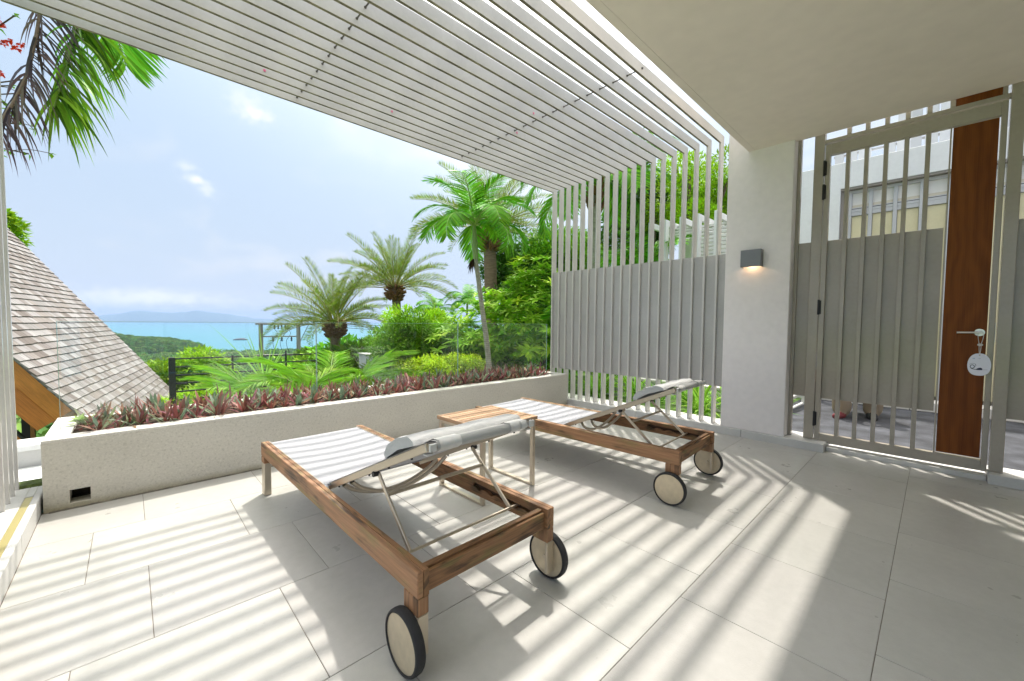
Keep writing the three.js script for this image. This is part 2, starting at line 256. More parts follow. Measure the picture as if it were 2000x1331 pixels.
// ---------------------------------------------------------------- planter
const PZ = -3.42;
{
  const p = thing('planter', 'long low planter box of speckled washed stone along the terrace edge', 'planter');
  const x0 = -0.375, x1 = 4.295, zb = -4.17;
  const face = extrude([[x0, 0], [x1, 0], [x1, 0.398], [x0, 0.398]], 0.10, 0.0015, [[[-0.273, 0.032], [-0.273, 0.108], [-0.189, 0.108], [-0.189, 0.032]]]);
  face.translate(0, 0, PZ - 0.10);
  { // washed stone with damp marks along its foot, under the drain and a few run-off streaks: wear of its own
    const a = face.attributes.position, u = face.attributes.uv; for (let i = 0; i < a.count; i++) u.setXY(i, (a.getX(i) - x0) / (x1 - x0), clamp(a.getY(i) / 0.4, 0.002, 0.998));
    const ft = tex(2048, (q, v, i, j) => { const X = q * 4.67, Y = v * 0.4; const g1 = tfbm(q, v, 460, 3.1, 2, 40), g2 = tfbm(q, v, 300, 7.7, 2, 26); let t = 0.90 + 0.24 * g1 + (g2 > 0.17 ? -0.13 : g2 < -0.18 ? 0.07 : 0) + 0.14 * tfbm(q, v, 12, 1.1, 4, 2);
      const foot = sstep(0.055 + 0.05 * tfbm(q, v, 40, 4.2, 4, 2), 0.0, Y) , run = sstep(0.2, 0.42, tfbm(q, v, 90, 5.5, 3, 1)) * sstep(0.1, 0.4, Y), left = sstep(0.5, 0.0, X) * sstep(0.16, 0.0, Y); const d = clamp(0.55 * foot + 0.13 * run + 0.35 * left * (0.6 + tfbm(q, v, 30, 8.8, 4, 3))); return [t * (1 - 0.42 * d), t * (0.985 - 0.46 * d), t * (0.95 - 0.62 * d)]; }, false, 1, 192);
    ft.wrapT = THREE.ClampToEdgeWrapping; mesh('front_wall', face, std([0.625, 0.61, 0.57], 0.85, { map: ft }), p); }
  mesh('end_wall', cbox(x0, x0 + 0.10, 0, 0.398, zb + 0.1, PZ - 0.10, 0), M.aggregate, p);
  mesh('end_wall', cbox(x1 - 0.10, x1, 0, 0.398, zb + 0.1, PZ - 0.10, 0), M.aggregate, p);
  mesh('back_wall', cbox(x0, x1, -1.2, 0.398, zb, zb + 0.10, 0), M.aggregate, p);
  const rim = extrude([[x0, -zb], [x0, -PZ], [x1, -PZ], [x1, -zb]], 0.016, 0.002, [[[x0 + 0.105, -zb - 0.1], [x1 - 0.1, -zb - 0.1], [x1 - 0.1, -PZ + 0.125], [x0 + 0.105, -PZ + 0.125]]]);
  rim.rotateX(-Math.PI / 2); rim.translate(0, 0.398, 0); mesh('rim', rim, M.rim, p);
  const so = new THREE.PlaneGeometry(x1 - x0 - 0.2, 0.53, 120, 16); so.rotateX(-Math.PI / 2); so.translate((x0 + x1) / 2, 0.375, (PZ + zb) / 2);
  const sp = so.attributes.position; for (let i = 0; i < sp.count; i++) sp.setY(i, 0.378 + 0.03 * fbm(sp.getX(i) * 6, sp.getZ(i) * 6, 4, 3)); so.computeVertexNormals();
  mesh('soil', so, M.soil, p);
  mesh('drain_hole', [cbox(-0.275, -0.187, 0.028, 0.112, PZ - 0.16, PZ - 0.15, 0), cbox(-0.275, -0.187, 0.02, 0.03, PZ - 0.15, PZ - 0.1, 0)], std([0.045, 0.035, 0.025], 1), p);
  mesh('joint_sealant', cbox(x0 + 0.02, x1, 0, 0.006, PZ + 0.001, PZ + 0.012, 0.001), std([0.40, 0.36, 0.28], 0.9, { map: with_rep(T.mottle, 3) }), p);
}
{ // frameless glass balustrade standing in the planter
  const gz = -3.72, xs = [-0.326, 1.18, 2.69, 4.20], names = ['leftmost clear glass balustrade panel, in front of the shingle roof', 'middle clear glass balustrade panel, in front of the utility poles', 'rightmost clear glass balustrade panel, in front of the slim palm trunk'];
  for (let i = 0; i < 3; i++) {
    const t = thing('glass_panel', names[i], 'glass panel', [0, 0, 0], 0, 'frameless glass balustrade panels over the planter');
    const a = xs[i] + 0.004, b = xs[i + 1] - 0.004;
    mesh('pane', cbox(a, b, 0.36, 1.083, gz - 0.005, gz + 0.005, 0), M.glass, t);
    mesh('polished_edge', [cbox(a, b, 1.0832, 1.0855, gz - 0.005, gz + 0.005, 0), cbox(a - 0.0022, a - 0.0002, 0.36, 1.0855, gz - 0.005, gz + 0.005, 0), cbox(b + 0.0002, b + 0.0022, 0.36, 1.0855, gz - 0.005, gz + 0.005, 0)], M.glassEdge, t);
  }
}
// ---------------------------------------------------------------- pergola: bent aluminium portals
{
  const p = thing('pergola', 'pale grey aluminium pergola whose thin slats bend down into a screen', 'pergola');
  const N = 19, z0 = -3.795, S = 0.1228, T0 = 0.020, yb = 2.93, D = 0.086, XL = -0.49, XR = 4.365;
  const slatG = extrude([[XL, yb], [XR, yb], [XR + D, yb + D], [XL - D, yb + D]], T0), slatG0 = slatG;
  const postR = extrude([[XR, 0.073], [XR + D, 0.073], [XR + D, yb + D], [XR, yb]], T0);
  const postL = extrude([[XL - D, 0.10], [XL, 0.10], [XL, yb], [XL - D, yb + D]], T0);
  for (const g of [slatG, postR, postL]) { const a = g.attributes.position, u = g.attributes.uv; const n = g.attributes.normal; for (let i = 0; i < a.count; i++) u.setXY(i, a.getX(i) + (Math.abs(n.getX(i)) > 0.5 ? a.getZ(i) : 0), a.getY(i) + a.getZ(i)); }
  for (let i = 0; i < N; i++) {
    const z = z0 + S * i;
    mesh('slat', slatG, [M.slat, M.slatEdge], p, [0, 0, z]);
    mesh('post', postR, M.slat, p, [0, 0, z]);
    if (i > 0) mesh('post', postL, M.slat, p, [0, 0, z]);
    const za = z + T0 + 0.0006, zb = i < N - 1 ? z + S - 0.0006 : -1.479;
    mesh('panel', cbox(XR + 0.030, XR + 0.036, 0.462, 1.812, za, zb, 0.001, 1), M.panel, p);
  }
  for (const x of [1.07, 2.78]) {
    mesh('tie_rod', cyl(V(x, yb + 0.045, z0 + 0.004), V(x, yb + 0.045, z0 + S * (N - 1) + 0.03), 0.005, 0.005, 8), M.rodMetal, p);
    const nuts = []; for (let i = 0; i < N; i++) { const z = z0 + S * i + T0; nuts.push(cyl(V(x, yb + 0.045, z + 0.0002), V(x, yb + 0.045, z + 0.007), 0.0085, 0.007, 8)); }
    mesh('nut', nuts, M.rodMetal, p, null, 'stuff');
  }
}
// fallen pink bougainvillea bracts caught on the slats
[[1.74, -3.4, 'second from left'], [2.66, -2.51, 'beside the right tie rod'], [2.81, -2.89, 'just below the right tie rod'], [0.78, -3.5, 'leftmost']].forEach(([x, z, w], i) => {
  const k = Math.round((z + 3.795) / 0.1228), zz = -3.795 + 0.1228 * k + 0.0235;
  const g = new THREE.SphereGeometry(0.010, 8, 6); g.scale(1, 0.9, 0.25); const a = g.attributes.position; for (let j = 0; j < a.count; j++) a.setXYZ(j, a.getX(j) * (1 + 0.3 * Math.sin(j)), a.getY(j) * (1 + 0.3 * Math.cos(j * 1.7)), a.getZ(j)); g.computeVertexNormals();
  solo('flower_petal', g, std([0.75, 0.16, 0.30], 0.7), 'tiny pink fallen petal stuck on a pergola slat, ' + w, 'petal', 'fallen pink petals on the pergola', [x, 2.965, zz]);
});

// ================================================================ loungers and side table
// built in a frame of its own: x across (0 .. 0.655), z along (0 at the foot end .. 1.855 at the wheels), y up
function makeLounger(label) {
  const W = 0.655, L = 1.855, H = 0.33, RW = 0.042, RH = 0.085;
  const t = thing('sun_lounger', label, 'sun lounger', [0, 0, 0], 0, 'teak sun loungers on the terrace');
  // the notched rack is cut through the inner layer of each side rail
  const notch = []; const zs = 1.37, ze = 1.76, top = 0.306, n = 44;
  notch.push([zs, top - 0.006]); notch.push([zs + 0.012, top]); notch.push([ze, top - 0.012]);
  for (let i = 0; i <= n; i++) { const f = i / n, z = lerp(ze, zs, f); const w = (f * 4.5) % 1; notch.push([z, 0.268 + 0.016 * Math.pow(Math.sin(w * Math.PI), 0.7) + 0.002 * f]); }
  for (const s of [0, 1]) {
    const inner = extrude([[0, H - RH], [L, H - RH], [L, H - 0.001], [0, H - 0.001]], RW * 0.45, 0.001, [notch.slice().reverse()]);
    { const a = inner.attributes.position, u = inner.attributes.uv; for (let i = 0; i < a.count; i++) u.setXY(i, a.getX(i) + s * 1.3, a.getY(i) + a.getZ(i)); }
    inner.applyMatrix4(new THREE.Matrix4().makeBasis(V(0, 0, 1), V(0, 1, 0), V(-1, 0, 0)));      // (z, y) profile, thickness along x
    inner.translate(s ? W - RW + RW * 0.45 : RW, 0, 0);
    const ox0 = s ? W - RW * 0.55 : 0, outer = cbox(ox0 + (s ? 0.0004 : 0), ox0 + RW * 0.55 - (s ? 0 : 0.0004), H - RH, H, 0, L, 0.003, 2);
    const rail = mesh('side_rail', outer, M.teak, t);
    mesh('notched_rack', inner, M.teakWorn, rail);
    mesh('rack_groove', cbox(s ? W - RW * 0.55 - 0.0012 : RW * 0.55 + 0.0002, s ? W - RW * 0.55 - 0.0002 : RW * 0.55 + 0.0012, 0.262, 0.312, zs - 0.01, ze + 0.01, 0), M.teakDark, rail);
    const lx0 = s ? W - RW : 0, lx1 = s ? W : RW;
    const front = mesh('front_leg', cbox(lx0, lx1, 0.205, H - RH - 0.0006, 0.001, 0.062, 0.003, 1), M.teak, t);
    mesh('metal_foot', cbox(lx0 + 0.001, lx1 - 0.001, 0, 0.2045, 0.002, 0.061, 0.003, 1), M.steel, front);
    const rear = mesh('rear_leg', cbox(lx0, lx1, 0.185, H - RH - 0.0006, L - 0.085, L - 0.001, 0.003, 1), M.teak, t);
    mesh('metal_plate', cbox(lx0 + 0.001, lx1 - 0.001, 0.05, 0.1846, L - 0.015, L - 0.002, 0.002, 1), M.steel, rear);
    // wheel outboard of the leg
    const wx = s ? W + 0.019 : -0.019, wz = L - 0.045, wy = 0.100;
    const wheel = mesh('wheel', (() => { const g = new THREE.CylinderGeometry(0.0895, 0.0895, 0.026, 48); g.rotateZ(Math.PI / 2); return g; })(), M.hubcap, t, [wx, wy, wz]);
    const tyreProfile = [[0.0885, -0.0165], [0.096, -0.0165], [0.099, -0.011], [0.1, 0], [0.099, 0.011], [0.096, 0.0165], [0.0885, 0.0165], [0.0885, -0.0165]].map((q) => new THREE.Vector2(...q));
    const tg = new THREE.LatheGeometry(tyreProfile, 56); tg.rotateZ(Math.PI / 2); mesh('tyre', tg, M.rubber, wheel);
    mesh('axle', cyl(V(s ? -0.03 : 0.03, 0, 0), V(s ? -0.0135 : 0.0135, 0, 0), 0.008, 0.008, 12), M.steel, wheel);
  }
  mesh('end_rail', cbox(RW + 0.0005, W - RW - 0.0005, H - RH - 0.002, H - 0.018, L - 0.052, L - 0.014, 0.003, 0), M.teakWorn, t);
  mesh('end_lip', cbox(RW + 0.004, W - RW - 0.004, H - 0.0175, H - 0.008, L - 0.05, L - 0.026, 0.002, 0), M.teakWorn, t);
  mesh('foot_rail', cbox(RW + 0.0005, W - RW - 0.0005, H - RH + 0.01, H - 0.03, 0.012, 0.04, 0.003, 0), M.teak, t);
  // seat sling, sagging a little, wrapped over the foot rail
  const pz = 0.955, sg = new THREE.PlaneGeometry(1, 1, 16, 30), sa = sg.attributes.position, su = sg.attributes.uv;
  for (let i = 0; i < sa.count; i++) { const u = sa.getX(i) + 0.5, v = sa.getY(i) + 0.5; const x = lerp(RW + 0.002, W - RW - 0.002, u), z = lerp(-0.004, pz + 0.02, v); const wrap = v < 0.02 ? -0.03 : 0; sa.setXYZ(i, x, 0.3235 + wrap - 0.014 * Math.sin(u * Math.PI) * Math.sin(clamp(v * 1.3) * Math.PI), z); su.setXY(i, x, z); }
  { const ix = sg.index.array; for (let i = 0; i < ix.length; i += 3) { const q = ix[i]; ix[i] = ix[i + 1]; ix[i + 1] = q; } sg.computeVertexNormals(); }
  mesh('seat_sling', sg, M.sling, t);
  for (const x of [RW + 0.0008, W - RW - 0.006]) mesh('seat_edge', cbox(x, x + 0.0052, 0.312, 0.3275, 0, pz, 0.001), M.steel, t);
  // reclined back: pivot at (0.315, 0.955), 24.3 degrees up
  const A = Math.atan2(0.375, 0.83), ca = Math.cos(A), sn = Math.sin(A), LB = 0.915, py = 0.312;
  const on = (s, off = 0) => V(0, py + sn * s + ca * off, pz + ca * s - sn * off);
  const bx = [RW + 0.036, W - RW - 0.036];
  const P = (x, s, off = 0) => on(s, off).setX(x);
  const frame = mesh('back_frame', [bar(P(bx[0], -0.02), P(bx[0], LB), 0.013, 0.028), bar(P(bx[1], -0.02), P(bx[1], LB), 0.013, 0.028), bar(P(bx[0] + 0.007, LB - 0.012), P(bx[1] - 0.007, LB - 0.012), 0.016, 0.02)], M.steel, t);
  for (const x of bx) for (const s of [0.10, 0.27, 0.44, 0.62, 0.80]) mesh('screw', cyl(P(x, s, -0.0142), P(x, s, -0.020), 0.0045, 0.004, 8), M.darkMetal, frame);
  // back sling
  const bg = new THREE.PlaneGeometry(1, 1, 14, 26), ba = bg.attributes.position, bu = bg.attributes.uv;
  for (let i = 0; i < ba.count; i++) { const u = ba.getX(i) + 0.5, v = ba.getY(i) + 0.5; const q = P(lerp(bx[0] - 0.02, bx[1] + 0.02, u), lerp(0.0, LB, v), 0.0155 - 0.022 * Math.sin(u * Math.PI) * Math.sin(clamp(v * 1.05) * Math.PI)); ba.setXYZ(i, q.x, q.y, q.z); bu.setXY(i, q.x, v); }
  { const ix = bg.index.array; for (let i = 0; i < ix.length; i += 3) { const q = ix[i]; ix[i] = ix[i + 1]; ix[i + 1] = q; } bg.computeVertexNormals(); }
  mesh('back_sling', bg, M.sling, t);
  // bowed cross braces under the back
  const bow = (s0, s1, dip) => { const pts = []; for (let i = 0; i <= 12; i++) { const u = i / 12; const d = Math.pow(Math.sin(u * Math.PI), 0.75); pts.push(P(lerp(bx[0], bx[1], u), s0 + (s1 - s0) * d, -0.016 - dip * d)); } return tube(pts, 0.0098, 40, 8); };
  mesh('brace', bow(0.16, 0.09, 0.075), M.steel, t);
  mesh('brace', bow(0.25, 0.17, 0.085), M.steel, t);
  // support: two struts, a bar between them and the rod lying in the notches
  const st = 0.50, top2 = on(st, -0.02), foot = V(0, 0.288, 1.672);
  const [sup] = bx.map((x) => mesh('support_strut', bar(top2.clone().setX(x + (x < 0.3 ? 0.012 : -0.012)), foot.clone().setX(x + (x < 0.3 ? 0.004 : -0.004)), 0.009, 0.017), M.steel, t));
  const mid = top2.clone().lerp(foot, 0.30); mesh('cross_bar', bar(mid.clone().setX(bx[0] + 0.015), mid.clone().setX(bx[1] - 0.015), 0.010, 0.014), M.steel, sup);
  mesh('notch_rod', cyl(foot.clone().setX(RW * 0.6), foot.clone().setX(W - RW * 0.6), 0.006, 0.006, 10), M.steel, sup);
  for (const x of bx) mesh('strut_hinge', cyl(top2.clone().setX(x - 0.012), top2.clone().setX(x + 0.012), 0.011, 0.011, 10), M.darkMetal, t);
  // head cushion: half-round roll on the upper back, with a flap over the top bar
  const cush = (() => {
    const prof = []; const k = 16; for (let i = 0; i <= k; i++) { const a = Math.PI * i / k; prof.push([0.118 * -Math.cos(a), 0.054 * Math.pow(Math.sin(a), 0.72)]); }
    const seg = 18, pos = [], idx = [], uv = []; const xa = bx[0] - 0.012, xb = bx[1] + 0.012;
    for (let j = 0; j <= seg; j++) { const u = j / seg, e = Math.min(u, 1 - u), r = 0.955 + 0.045 * Math.min(1, Math.pow(e / 0.03, 0.5)); const bulge = 1 + 0.03 * Math.sin(u * 9 + 1) * Math.sin(u * Math.PI);
      for (let i = 0; i <= k; i++) { const [a, b] = prof[i]; const q = P(lerp(xa, xb, u), LB - 0.175 + a * r, 0.018 + b * r * bulge + 0.002 * Math.sin(i * 1.7 + j * 0.9)); pos.push(q.x, q.y, q.z); uv.push(u * 0.5, i / k * 0.3); } }
    for (let j = 0; j < seg; j++) for (let i = 0; i < k; i++) { const a = j * (k + 1) + i, b = a + k + 1; idx.push(a, a + 1, b, b, a + 1, b + 1); }
    const base = pos.length / 3;
    for (const j of [0, seg]) { const st0 = pos.length / 3; const c = P(j ? xb : xa, LB - 0.175, 0.03); pos.push(c.x, c.y, c.z); uv.push(0, 0); for (let i = 0; i <= k; i++) { const a = (j * (k + 1) + i) * 3; pos.push(pos[a], pos[a + 1], pos[a + 2]); uv.push(i / k * 0.2, 0.1); } for (let i = 0; i < k; i++) idx.push(...(j ? [st0, st0 + 1 + i + 1, st0 + 1 + i] : [st0, st0 + 1 + i, st0 + 2 + i])); }
    const g = new THREE.BufferGeometry(); g.setAttribute('position', new THREE.Float32BufferAttribute(pos, 3)); g.setAttribute('uv', new THREE.Float32BufferAttribute(uv, 2)); g.setIndex(idx); g.computeVertexNormals(); return g;
  })();
  const head = mesh('head_cushion', cush, M.pillow, t);
  const flap = (xa, xb, out, m, nm, par) => { // band folded over the top bar and hanging at the back
    const path = [[LB - 0.07, 0.024], [LB - 0.02, 0.022 + out], [LB + 0.008 + out, 0.014], [LB + 0.012 + out, -0.004], [LB + 0.005 + out, -0.016], [LB - 0.018, -0.019 - out * 0.6]];
    const pos = [], uv = [], idx = []; const seg = 10;
    for (let j = 0; j <= seg; j++) for (let i = 0; i < path.length; i++) { const u = j / seg; const w = 0.0025 * Math.sin(u * 13 + xa * 20) * (i > 1 ? 1 : 0.2); const q = P(lerp(xa, xb, u), path[i][0] + w, path[i][1]); pos.push(q.x, q.y, q.z); uv.push(u * (xb - xa), i * 0.03); }
    const m1 = path.length; for (let j = 0; j < seg; j++) for (let i = 0; i < m1 - 1; i++) { const a = j * m1 + i, b = a + m1; idx.push(a, a + 1, b, b, a + 1, b + 1); }
    const g = new THREE.BufferGeometry(); g.setAttribute('position', new THREE.Float32BufferAttribute(pos, 3)); g.setAttribute('uv', new THREE.Float32BufferAttribute(uv, 2)); g.setIndex(idx); g.computeVertexNormals();
    return mesh(nm, g, m, par);
  };
  const sm = M.strap.clone(); sm.side = THREE.DoubleSide;
  flap(bx[0] + 0.03, bx[1] - 0.03, 0, sm, 'strap_flap', head);
  flap(bx[0] + 0.04, bx[0] + 0.13, 0.004, Object.assign(M.buckle.clone(), { side: THREE.DoubleSide }), 'strap_band', head);
  flap(bx[1] - 0.13, bx[1] - 0.04, 0.004, Object.assign(M.buckle.clone(), { side: THREE.DoubleSide }), 'strap_band', head);
  for (const x of [bx[0] + 0.012, bx[1] - 0.012]) mesh('buckle', [bar(P(x - 0.013, LB + 0.012, -0.006), P(x + 0.013, LB + 0.012, -0.006), 0.010, 0.026), bar(P(x - 0.016, LB - 0.02, -0.021), P(x + 0.016, LB - 0.02, -0.021), 0.02, 0.006)], M.buckle, head);
  return t;
}
const lounger = makeLounger('teak sun lounger in the foreground with grey head cushion, nearest the camera');
lounger.position.set(0.588, 0, -2.921); lounger.rotation.y = 0.0185;
{
  const b = lounger.clone(); b.name = numbered('sun_lounger'); scene.add(b);
  tag(b, 'teak sun lounger beside the slatted screen, beyond the side table', 'sun lounger', 'teak sun loungers on the terrace');
  b.position.set(2.287, 0, -2.89); b.rotation.y = 0.0515;
}
{ // slatted side table on two steel sled frames
  const t = thing('side_table', 'small side table with a slatted teak top on steel sled legs', 'table', [1.735, 0, -2.06], 0.02);
  const hx = 0.245, hz = 0.235, H = 0.475;
  mesh('edge_board', cbox(-hx, hx, H - 0.024, H, -hz, -hz + 0.036, 0.002, 0), M.teakTop, t);
  mesh('edge_board', cbox(-hx, hx, H - 0.024, H, hz - 0.036, hz, 0.002, 0), M.teakTop, t);
  mesh('end_board', cbox(-hx, -hx + 0.03, H - 0.024, H, -hz + 0.037, hz - 0.037, 0.002, 2), M.teakTop, t);
  mesh('end_board', cbox(hx - 0.03, hx, H - 0.024, H, -hz + 0.037, hz - 0.037, 0.002, 2), M.teakTop, t);
  const n = 9, w = (2 * hz - 0.074) / n; for (let i = 0; i < n; i++) mesh('slat', cbox(-hx + 0.032, hx - 0.032, H - 0.022, H - 0.001, -hz + 0.037 + i * w + 0.004, -hz + 0.037 + (i + 1) * w - 0.004, 0.002, 0), M.teakTop, t);
  mesh('under_frame', [cbox(-hx + 0.012, -hx + 0.036, H - 0.044, H - 0.0245, -hz + 0.012, hz - 0.012, 0.001), cbox(hx - 0.036, hx - 0.012, H - 0.044, H - 0.0245, -hz + 0.012, hz - 0.012, 0.001), cbox(-hx + 0.037, hx - 0.037, H - 0.044, H - 0.0245, -0.012, 0.012, 0.001)], M.steel, t);
  for (const x of [-hx + 0.011, hx - 0.037]) for (const z of [-hz + 0.011, hz - 0.037]) mesh('leg', cbox(x, x + 0.026, 0.0155, H - 0.0445, z, z + 0.026, 0.0015, 1), M.steel, t);
  for (const x of [-hx + 0.011, hx - 0.037]) mesh('sled_bar', cbox(x, x + 0.026, 0, 0.015, -hz + 0.011, hz - 0.011, 0.0015, 2), M.steel, t);
}

// ================================================================ gate in its slatted frame
const GX = 4.45;
{
  const f = thing('gate_surround', 'olive grey slatted metal surround framing the gate, with side lights and transom', 'gate frame');
  mesh('jamb', cbox(GX - 0.002, GX + 0.048, 0.0735, 3.25, -0.9275, -0.900, 0.002, 1), M.gate, f);
  mesh('side_light_panel', cbox(GX + 0.022, GX + 0.028, 0.452, 1.845, -0.8995, -0.8055, 0.001, 1), M.gate, f);
  mesh('post', cbox(GX - 0.006, GX + 0.065, 0.0735, 3.25, -0.805, -0.732, 0.003, 1), M.gate, f);
  mesh('post', cbox(GX - 0.03, GX + 0.05, 0.0705, 3.25, 0.293, 0.358, 0.003, 1), M.gate, f);
  mesh('transom_bar', cbox(GX, GX + 0.042, 2.684, 2.716, -0.7315, 0.2925, 0.002, 2), M.gate, f);
  const mk = [-0.69, -0.5715, -0.453, -0.3345, -0.216, -0.0975, 0.021];
  for (const z of mk.slice(1)) mesh('slat', cbox(GX, GX + 0.05, 2.7165, 3.25, z - 0.014, z + 0.014, 0.0015, 1), M.gate, f);
  mesh('slat', cbox(GX, GX + 0.05, 2.7165, 3.25, 0.256, 0.279, 0.0015, 1), M.gate, f);
  mesh('wood_infill', cbox(GX + 0.012, GX + 0.03, 2.7165, 3.2, 0.033, 0.2555, 0.001, 1), M.gateWood, f);
  for (let i = 0; i < 7; i++) {
    const z = 0.3585 + 0.1228 * i;
    mesh('side_light_panel', cbox(GX + 0.022, GX + 0.028, 0.452, 1.845, z + 0.0005, z + 0.1015, 0.001, 1), M.gate, f);
    mesh('slat', cbox(GX, GX + 0.06, 0.0705, 3.25, z + 0.102, z + 0.1222, 0.0015, 1), M.gate, f);
  }
}
{
  const g = thing('gate', 'olive grey metal gate of vertical slats with a dark wood panel and lever handle', 'gate');
  const z0 = -0.726, z1 = 0.285, y0 = 0.056, y1 = 2.672, m = M.gate;
  mesh('frame_stile', cbox(GX, GX + 0.05, y0, y1, z0, z0 + 0.036, 0.002, 1), m, g);
  mesh('frame_stile', cbox(GX, GX + 0.05, y0, y1, z1 - 0.030, z1, 0.002, 1), m, g);
  mesh('frame_rail', cbox(GX + 0.0006, GX + 0.05, 2.578, y1 - 0.0006, z0 + 0.0365, z1 - 0.0305, 0.002, 2), m, g);
  mesh('frame_rail', cbox(GX + 0.0006, GX + 0.05, y0 + 0.0006, 0.134, z0 + 0.0365, z1 - 0.0305, 0.002, 2), m, g);
  const a = z0 + 0.036, b = 0.021, p = (b - a) / 6;
  for (let k = 0; k < 6; k++) {
    if (k) mesh('slat', cbox(GX + 0.001, GX + 0.05, 0.1346, 2.5775, a + p * k - 0.014, a + p * k + 0.014, 0.0015, 1), m, g);
    mesh('panel', cbox(GX + 0.034, GX + 0.040, 0.447, 1.846, a + p * k + (k ? 0.0143 : 0.0004), a + p * (k + 1) - 0.0143, 0.001, 1), m, g);
  }
  mesh('slat', cbox(GX + 0.001, GX + 0.05, 0.1346, 2.5775, 0.0145, 0.0235, 0.0015, 1), m, g);
  mesh('wood_panel', cbox(GX + 0.006, GX + 0.040, 0.146, 2.566, 0.030, 0.2485, 0.003, 1), M.gateWood, g);
  for (const y of [2.47, 2.265, 1.26, 0.265]) { const h = mesh('hinge', cyl(V(GX - 0.010, y - 0.066, z0 - 0.003), V(GX - 0.010, y + 0.066, z0 - 0.003), 0.009, 0.009, 10), M.darkMetal, g); mesh('leaf_plate', cbox(GX - 0.0045, GX - 0.0006, y - 0.06, y + 0.06, z0 + 0.001, z0 + 0.014, 0.001), M.darkMetal, h); }
  mesh('handle', [cyl(V(GX + 0.0055, 1.058, 0.214), V(GX - 0.004, 1.058, 0.214), 0.026, 0.026, 24), cyl(V(GX - 0.0042, 1.058, 0.214), V(GX - 0.045, 1.058, 0.214), 0.0085, 0.0085, 12), tube([V(GX - 0.045, 1.058, 0.218), V(GX - 0.047, 1.058, 0.19), V(GX - 0.046, 1.057, 0.15), V(GX - 0.044, 1.056, 0.102)], 0.0065, 14, 10)], M.chrome, g);
  mesh('latch_plate', cbox(GX + 0.004, GX + 0.03, 0.99, 1.13, z1 + 0.0006, z1 + 0.003, 0.0005), M.chrome, g);
}
{ // white door hanger on a looped cord, printed with faint lettering and a small line drawing
  const t = thing('door_hanger', 'white rounded door hanger tag with a line drawing, hanging from the gate handle', 'tag', [GX - 0.03, 0.828, 0.219]);
  const w = 0.056, h = 0.080, pts = []; for (let i = 0; i < 48; i++) { const a = i / 48 * Math.PI * 2, c = Math.cos(a), s = Math.sin(a); pts.push(new THREE.Vector2(w * Math.sign(c) * Math.pow(Math.abs(c), 0.8) * (s > 0 ? 1 - 0.14 * s : 1), h * Math.sign(s) * Math.pow(Math.abs(s), 0.8))); }
  const sh = new THREE.Shape(pts); const hole = new THREE.Path(); hole.absellipse(0, h - 0.011, 0.004, 0.005, 0, Math.PI * 2); sh.holes.push(hole);
  const cv = document.createElement('canvas'); cv.width = 512; cv.height = 600; const x = cv.getContext('2d');
  x.fillStyle = '#e9e9f4'; x.fillRect(0, 0, 512, 600);
  const S = 512 / (2 * w), X = (v) => v, sx = (u) => u * 512 / 820, oy = 10;
  x.fillStyle = '#7fa6cc'; x.font = 'bold 44px sans-serif'; x.fillText('nu', 108, 150); x.fillStyle = '#8d94ad'; x.font = 'bold 34px sans-serif'; x.fillText('\u2022 \u2022\u2022\u2022', 222, 146);
  x.strokeStyle = '#262c40'; x.lineCap = 'round'; x.lineWidth = 16;
  x.beginPath(); x.ellipse(112, 362, 44, 46, 0, 0, 7); x.stroke();
  x.lineWidth = 8; x.strokeStyle = '#6d7288'; x.beginPath(); x.arc(120, 350, 76, -2.6, -0.3); x.stroke(); x.beginPath(); x.moveTo(178, 290); x.quadraticCurveTo(196, 330, 166, 372); x.stroke();
  x.strokeStyle = '#262c40'; x.lineWidth = 14; x.beginPath(); x.moveTo(86, 410); x.quadraticCurveTo(170, 452, 330, 436); x.stroke();
  x.fillStyle = '#2c3350'; x.beginPath(); x.moveTo(190, 436); x.quadraticCurveTo(240, 376, 306, 386); x.quadraticCurveTo(336, 400, 330, 438); x.closePath(); x.fill();
  x.strokeStyle = '#8f96ad'; x.lineWidth = 7; x.beginPath(); x.moveTo(330, 436); x.lineTo(440, 430); x.stroke();
  const ct = new THREE.CanvasTexture(cv); ct.colorSpace = THREE.SRGBColorSpace;
  const g = new THREE.ExtrudeGeometry(sh, { depth: 0.002, bevelEnabled: false, curveSegments: 12 });
  const u = g.attributes.uv, a = g.attributes.position; for (let i = 0; i < a.count; i++) u.setXY(i, (a.getX(i) + w) / (2 * w), (a.getY(i) + h) / (2 * h));
  g.rotateY(-Math.PI / 2);
  mesh('card', g, new THREE.MeshStandardMaterial({ map: ct, roughness: 0.6 }), t);
  mesh('cord', [tube([V(-0.001, h - 0.014, 0.0005), V(0.004, h + 0.03, 0.004), V(0.003, h + 0.062, 0.005), V(-0.004, 0.224, 0.012), V(-0.006, 0.240, -0.002), V(-0.004, 0.224, -0.012), V(0.003, h + 0.062, -0.005), V(0.004, h + 0.03, -0.004), V(-0.001, h - 0.014, -0.0005)], 0.0018, 60, 6)], M.offwhite, t);
  mesh('bead', (() => { const s = new THREE.SphereGeometry(0.013, 14, 10); s.scale(0.8, 0.75, 1.1); return s; })(), M.offwhite, t, [0.003, h + 0.062, 0]);
}
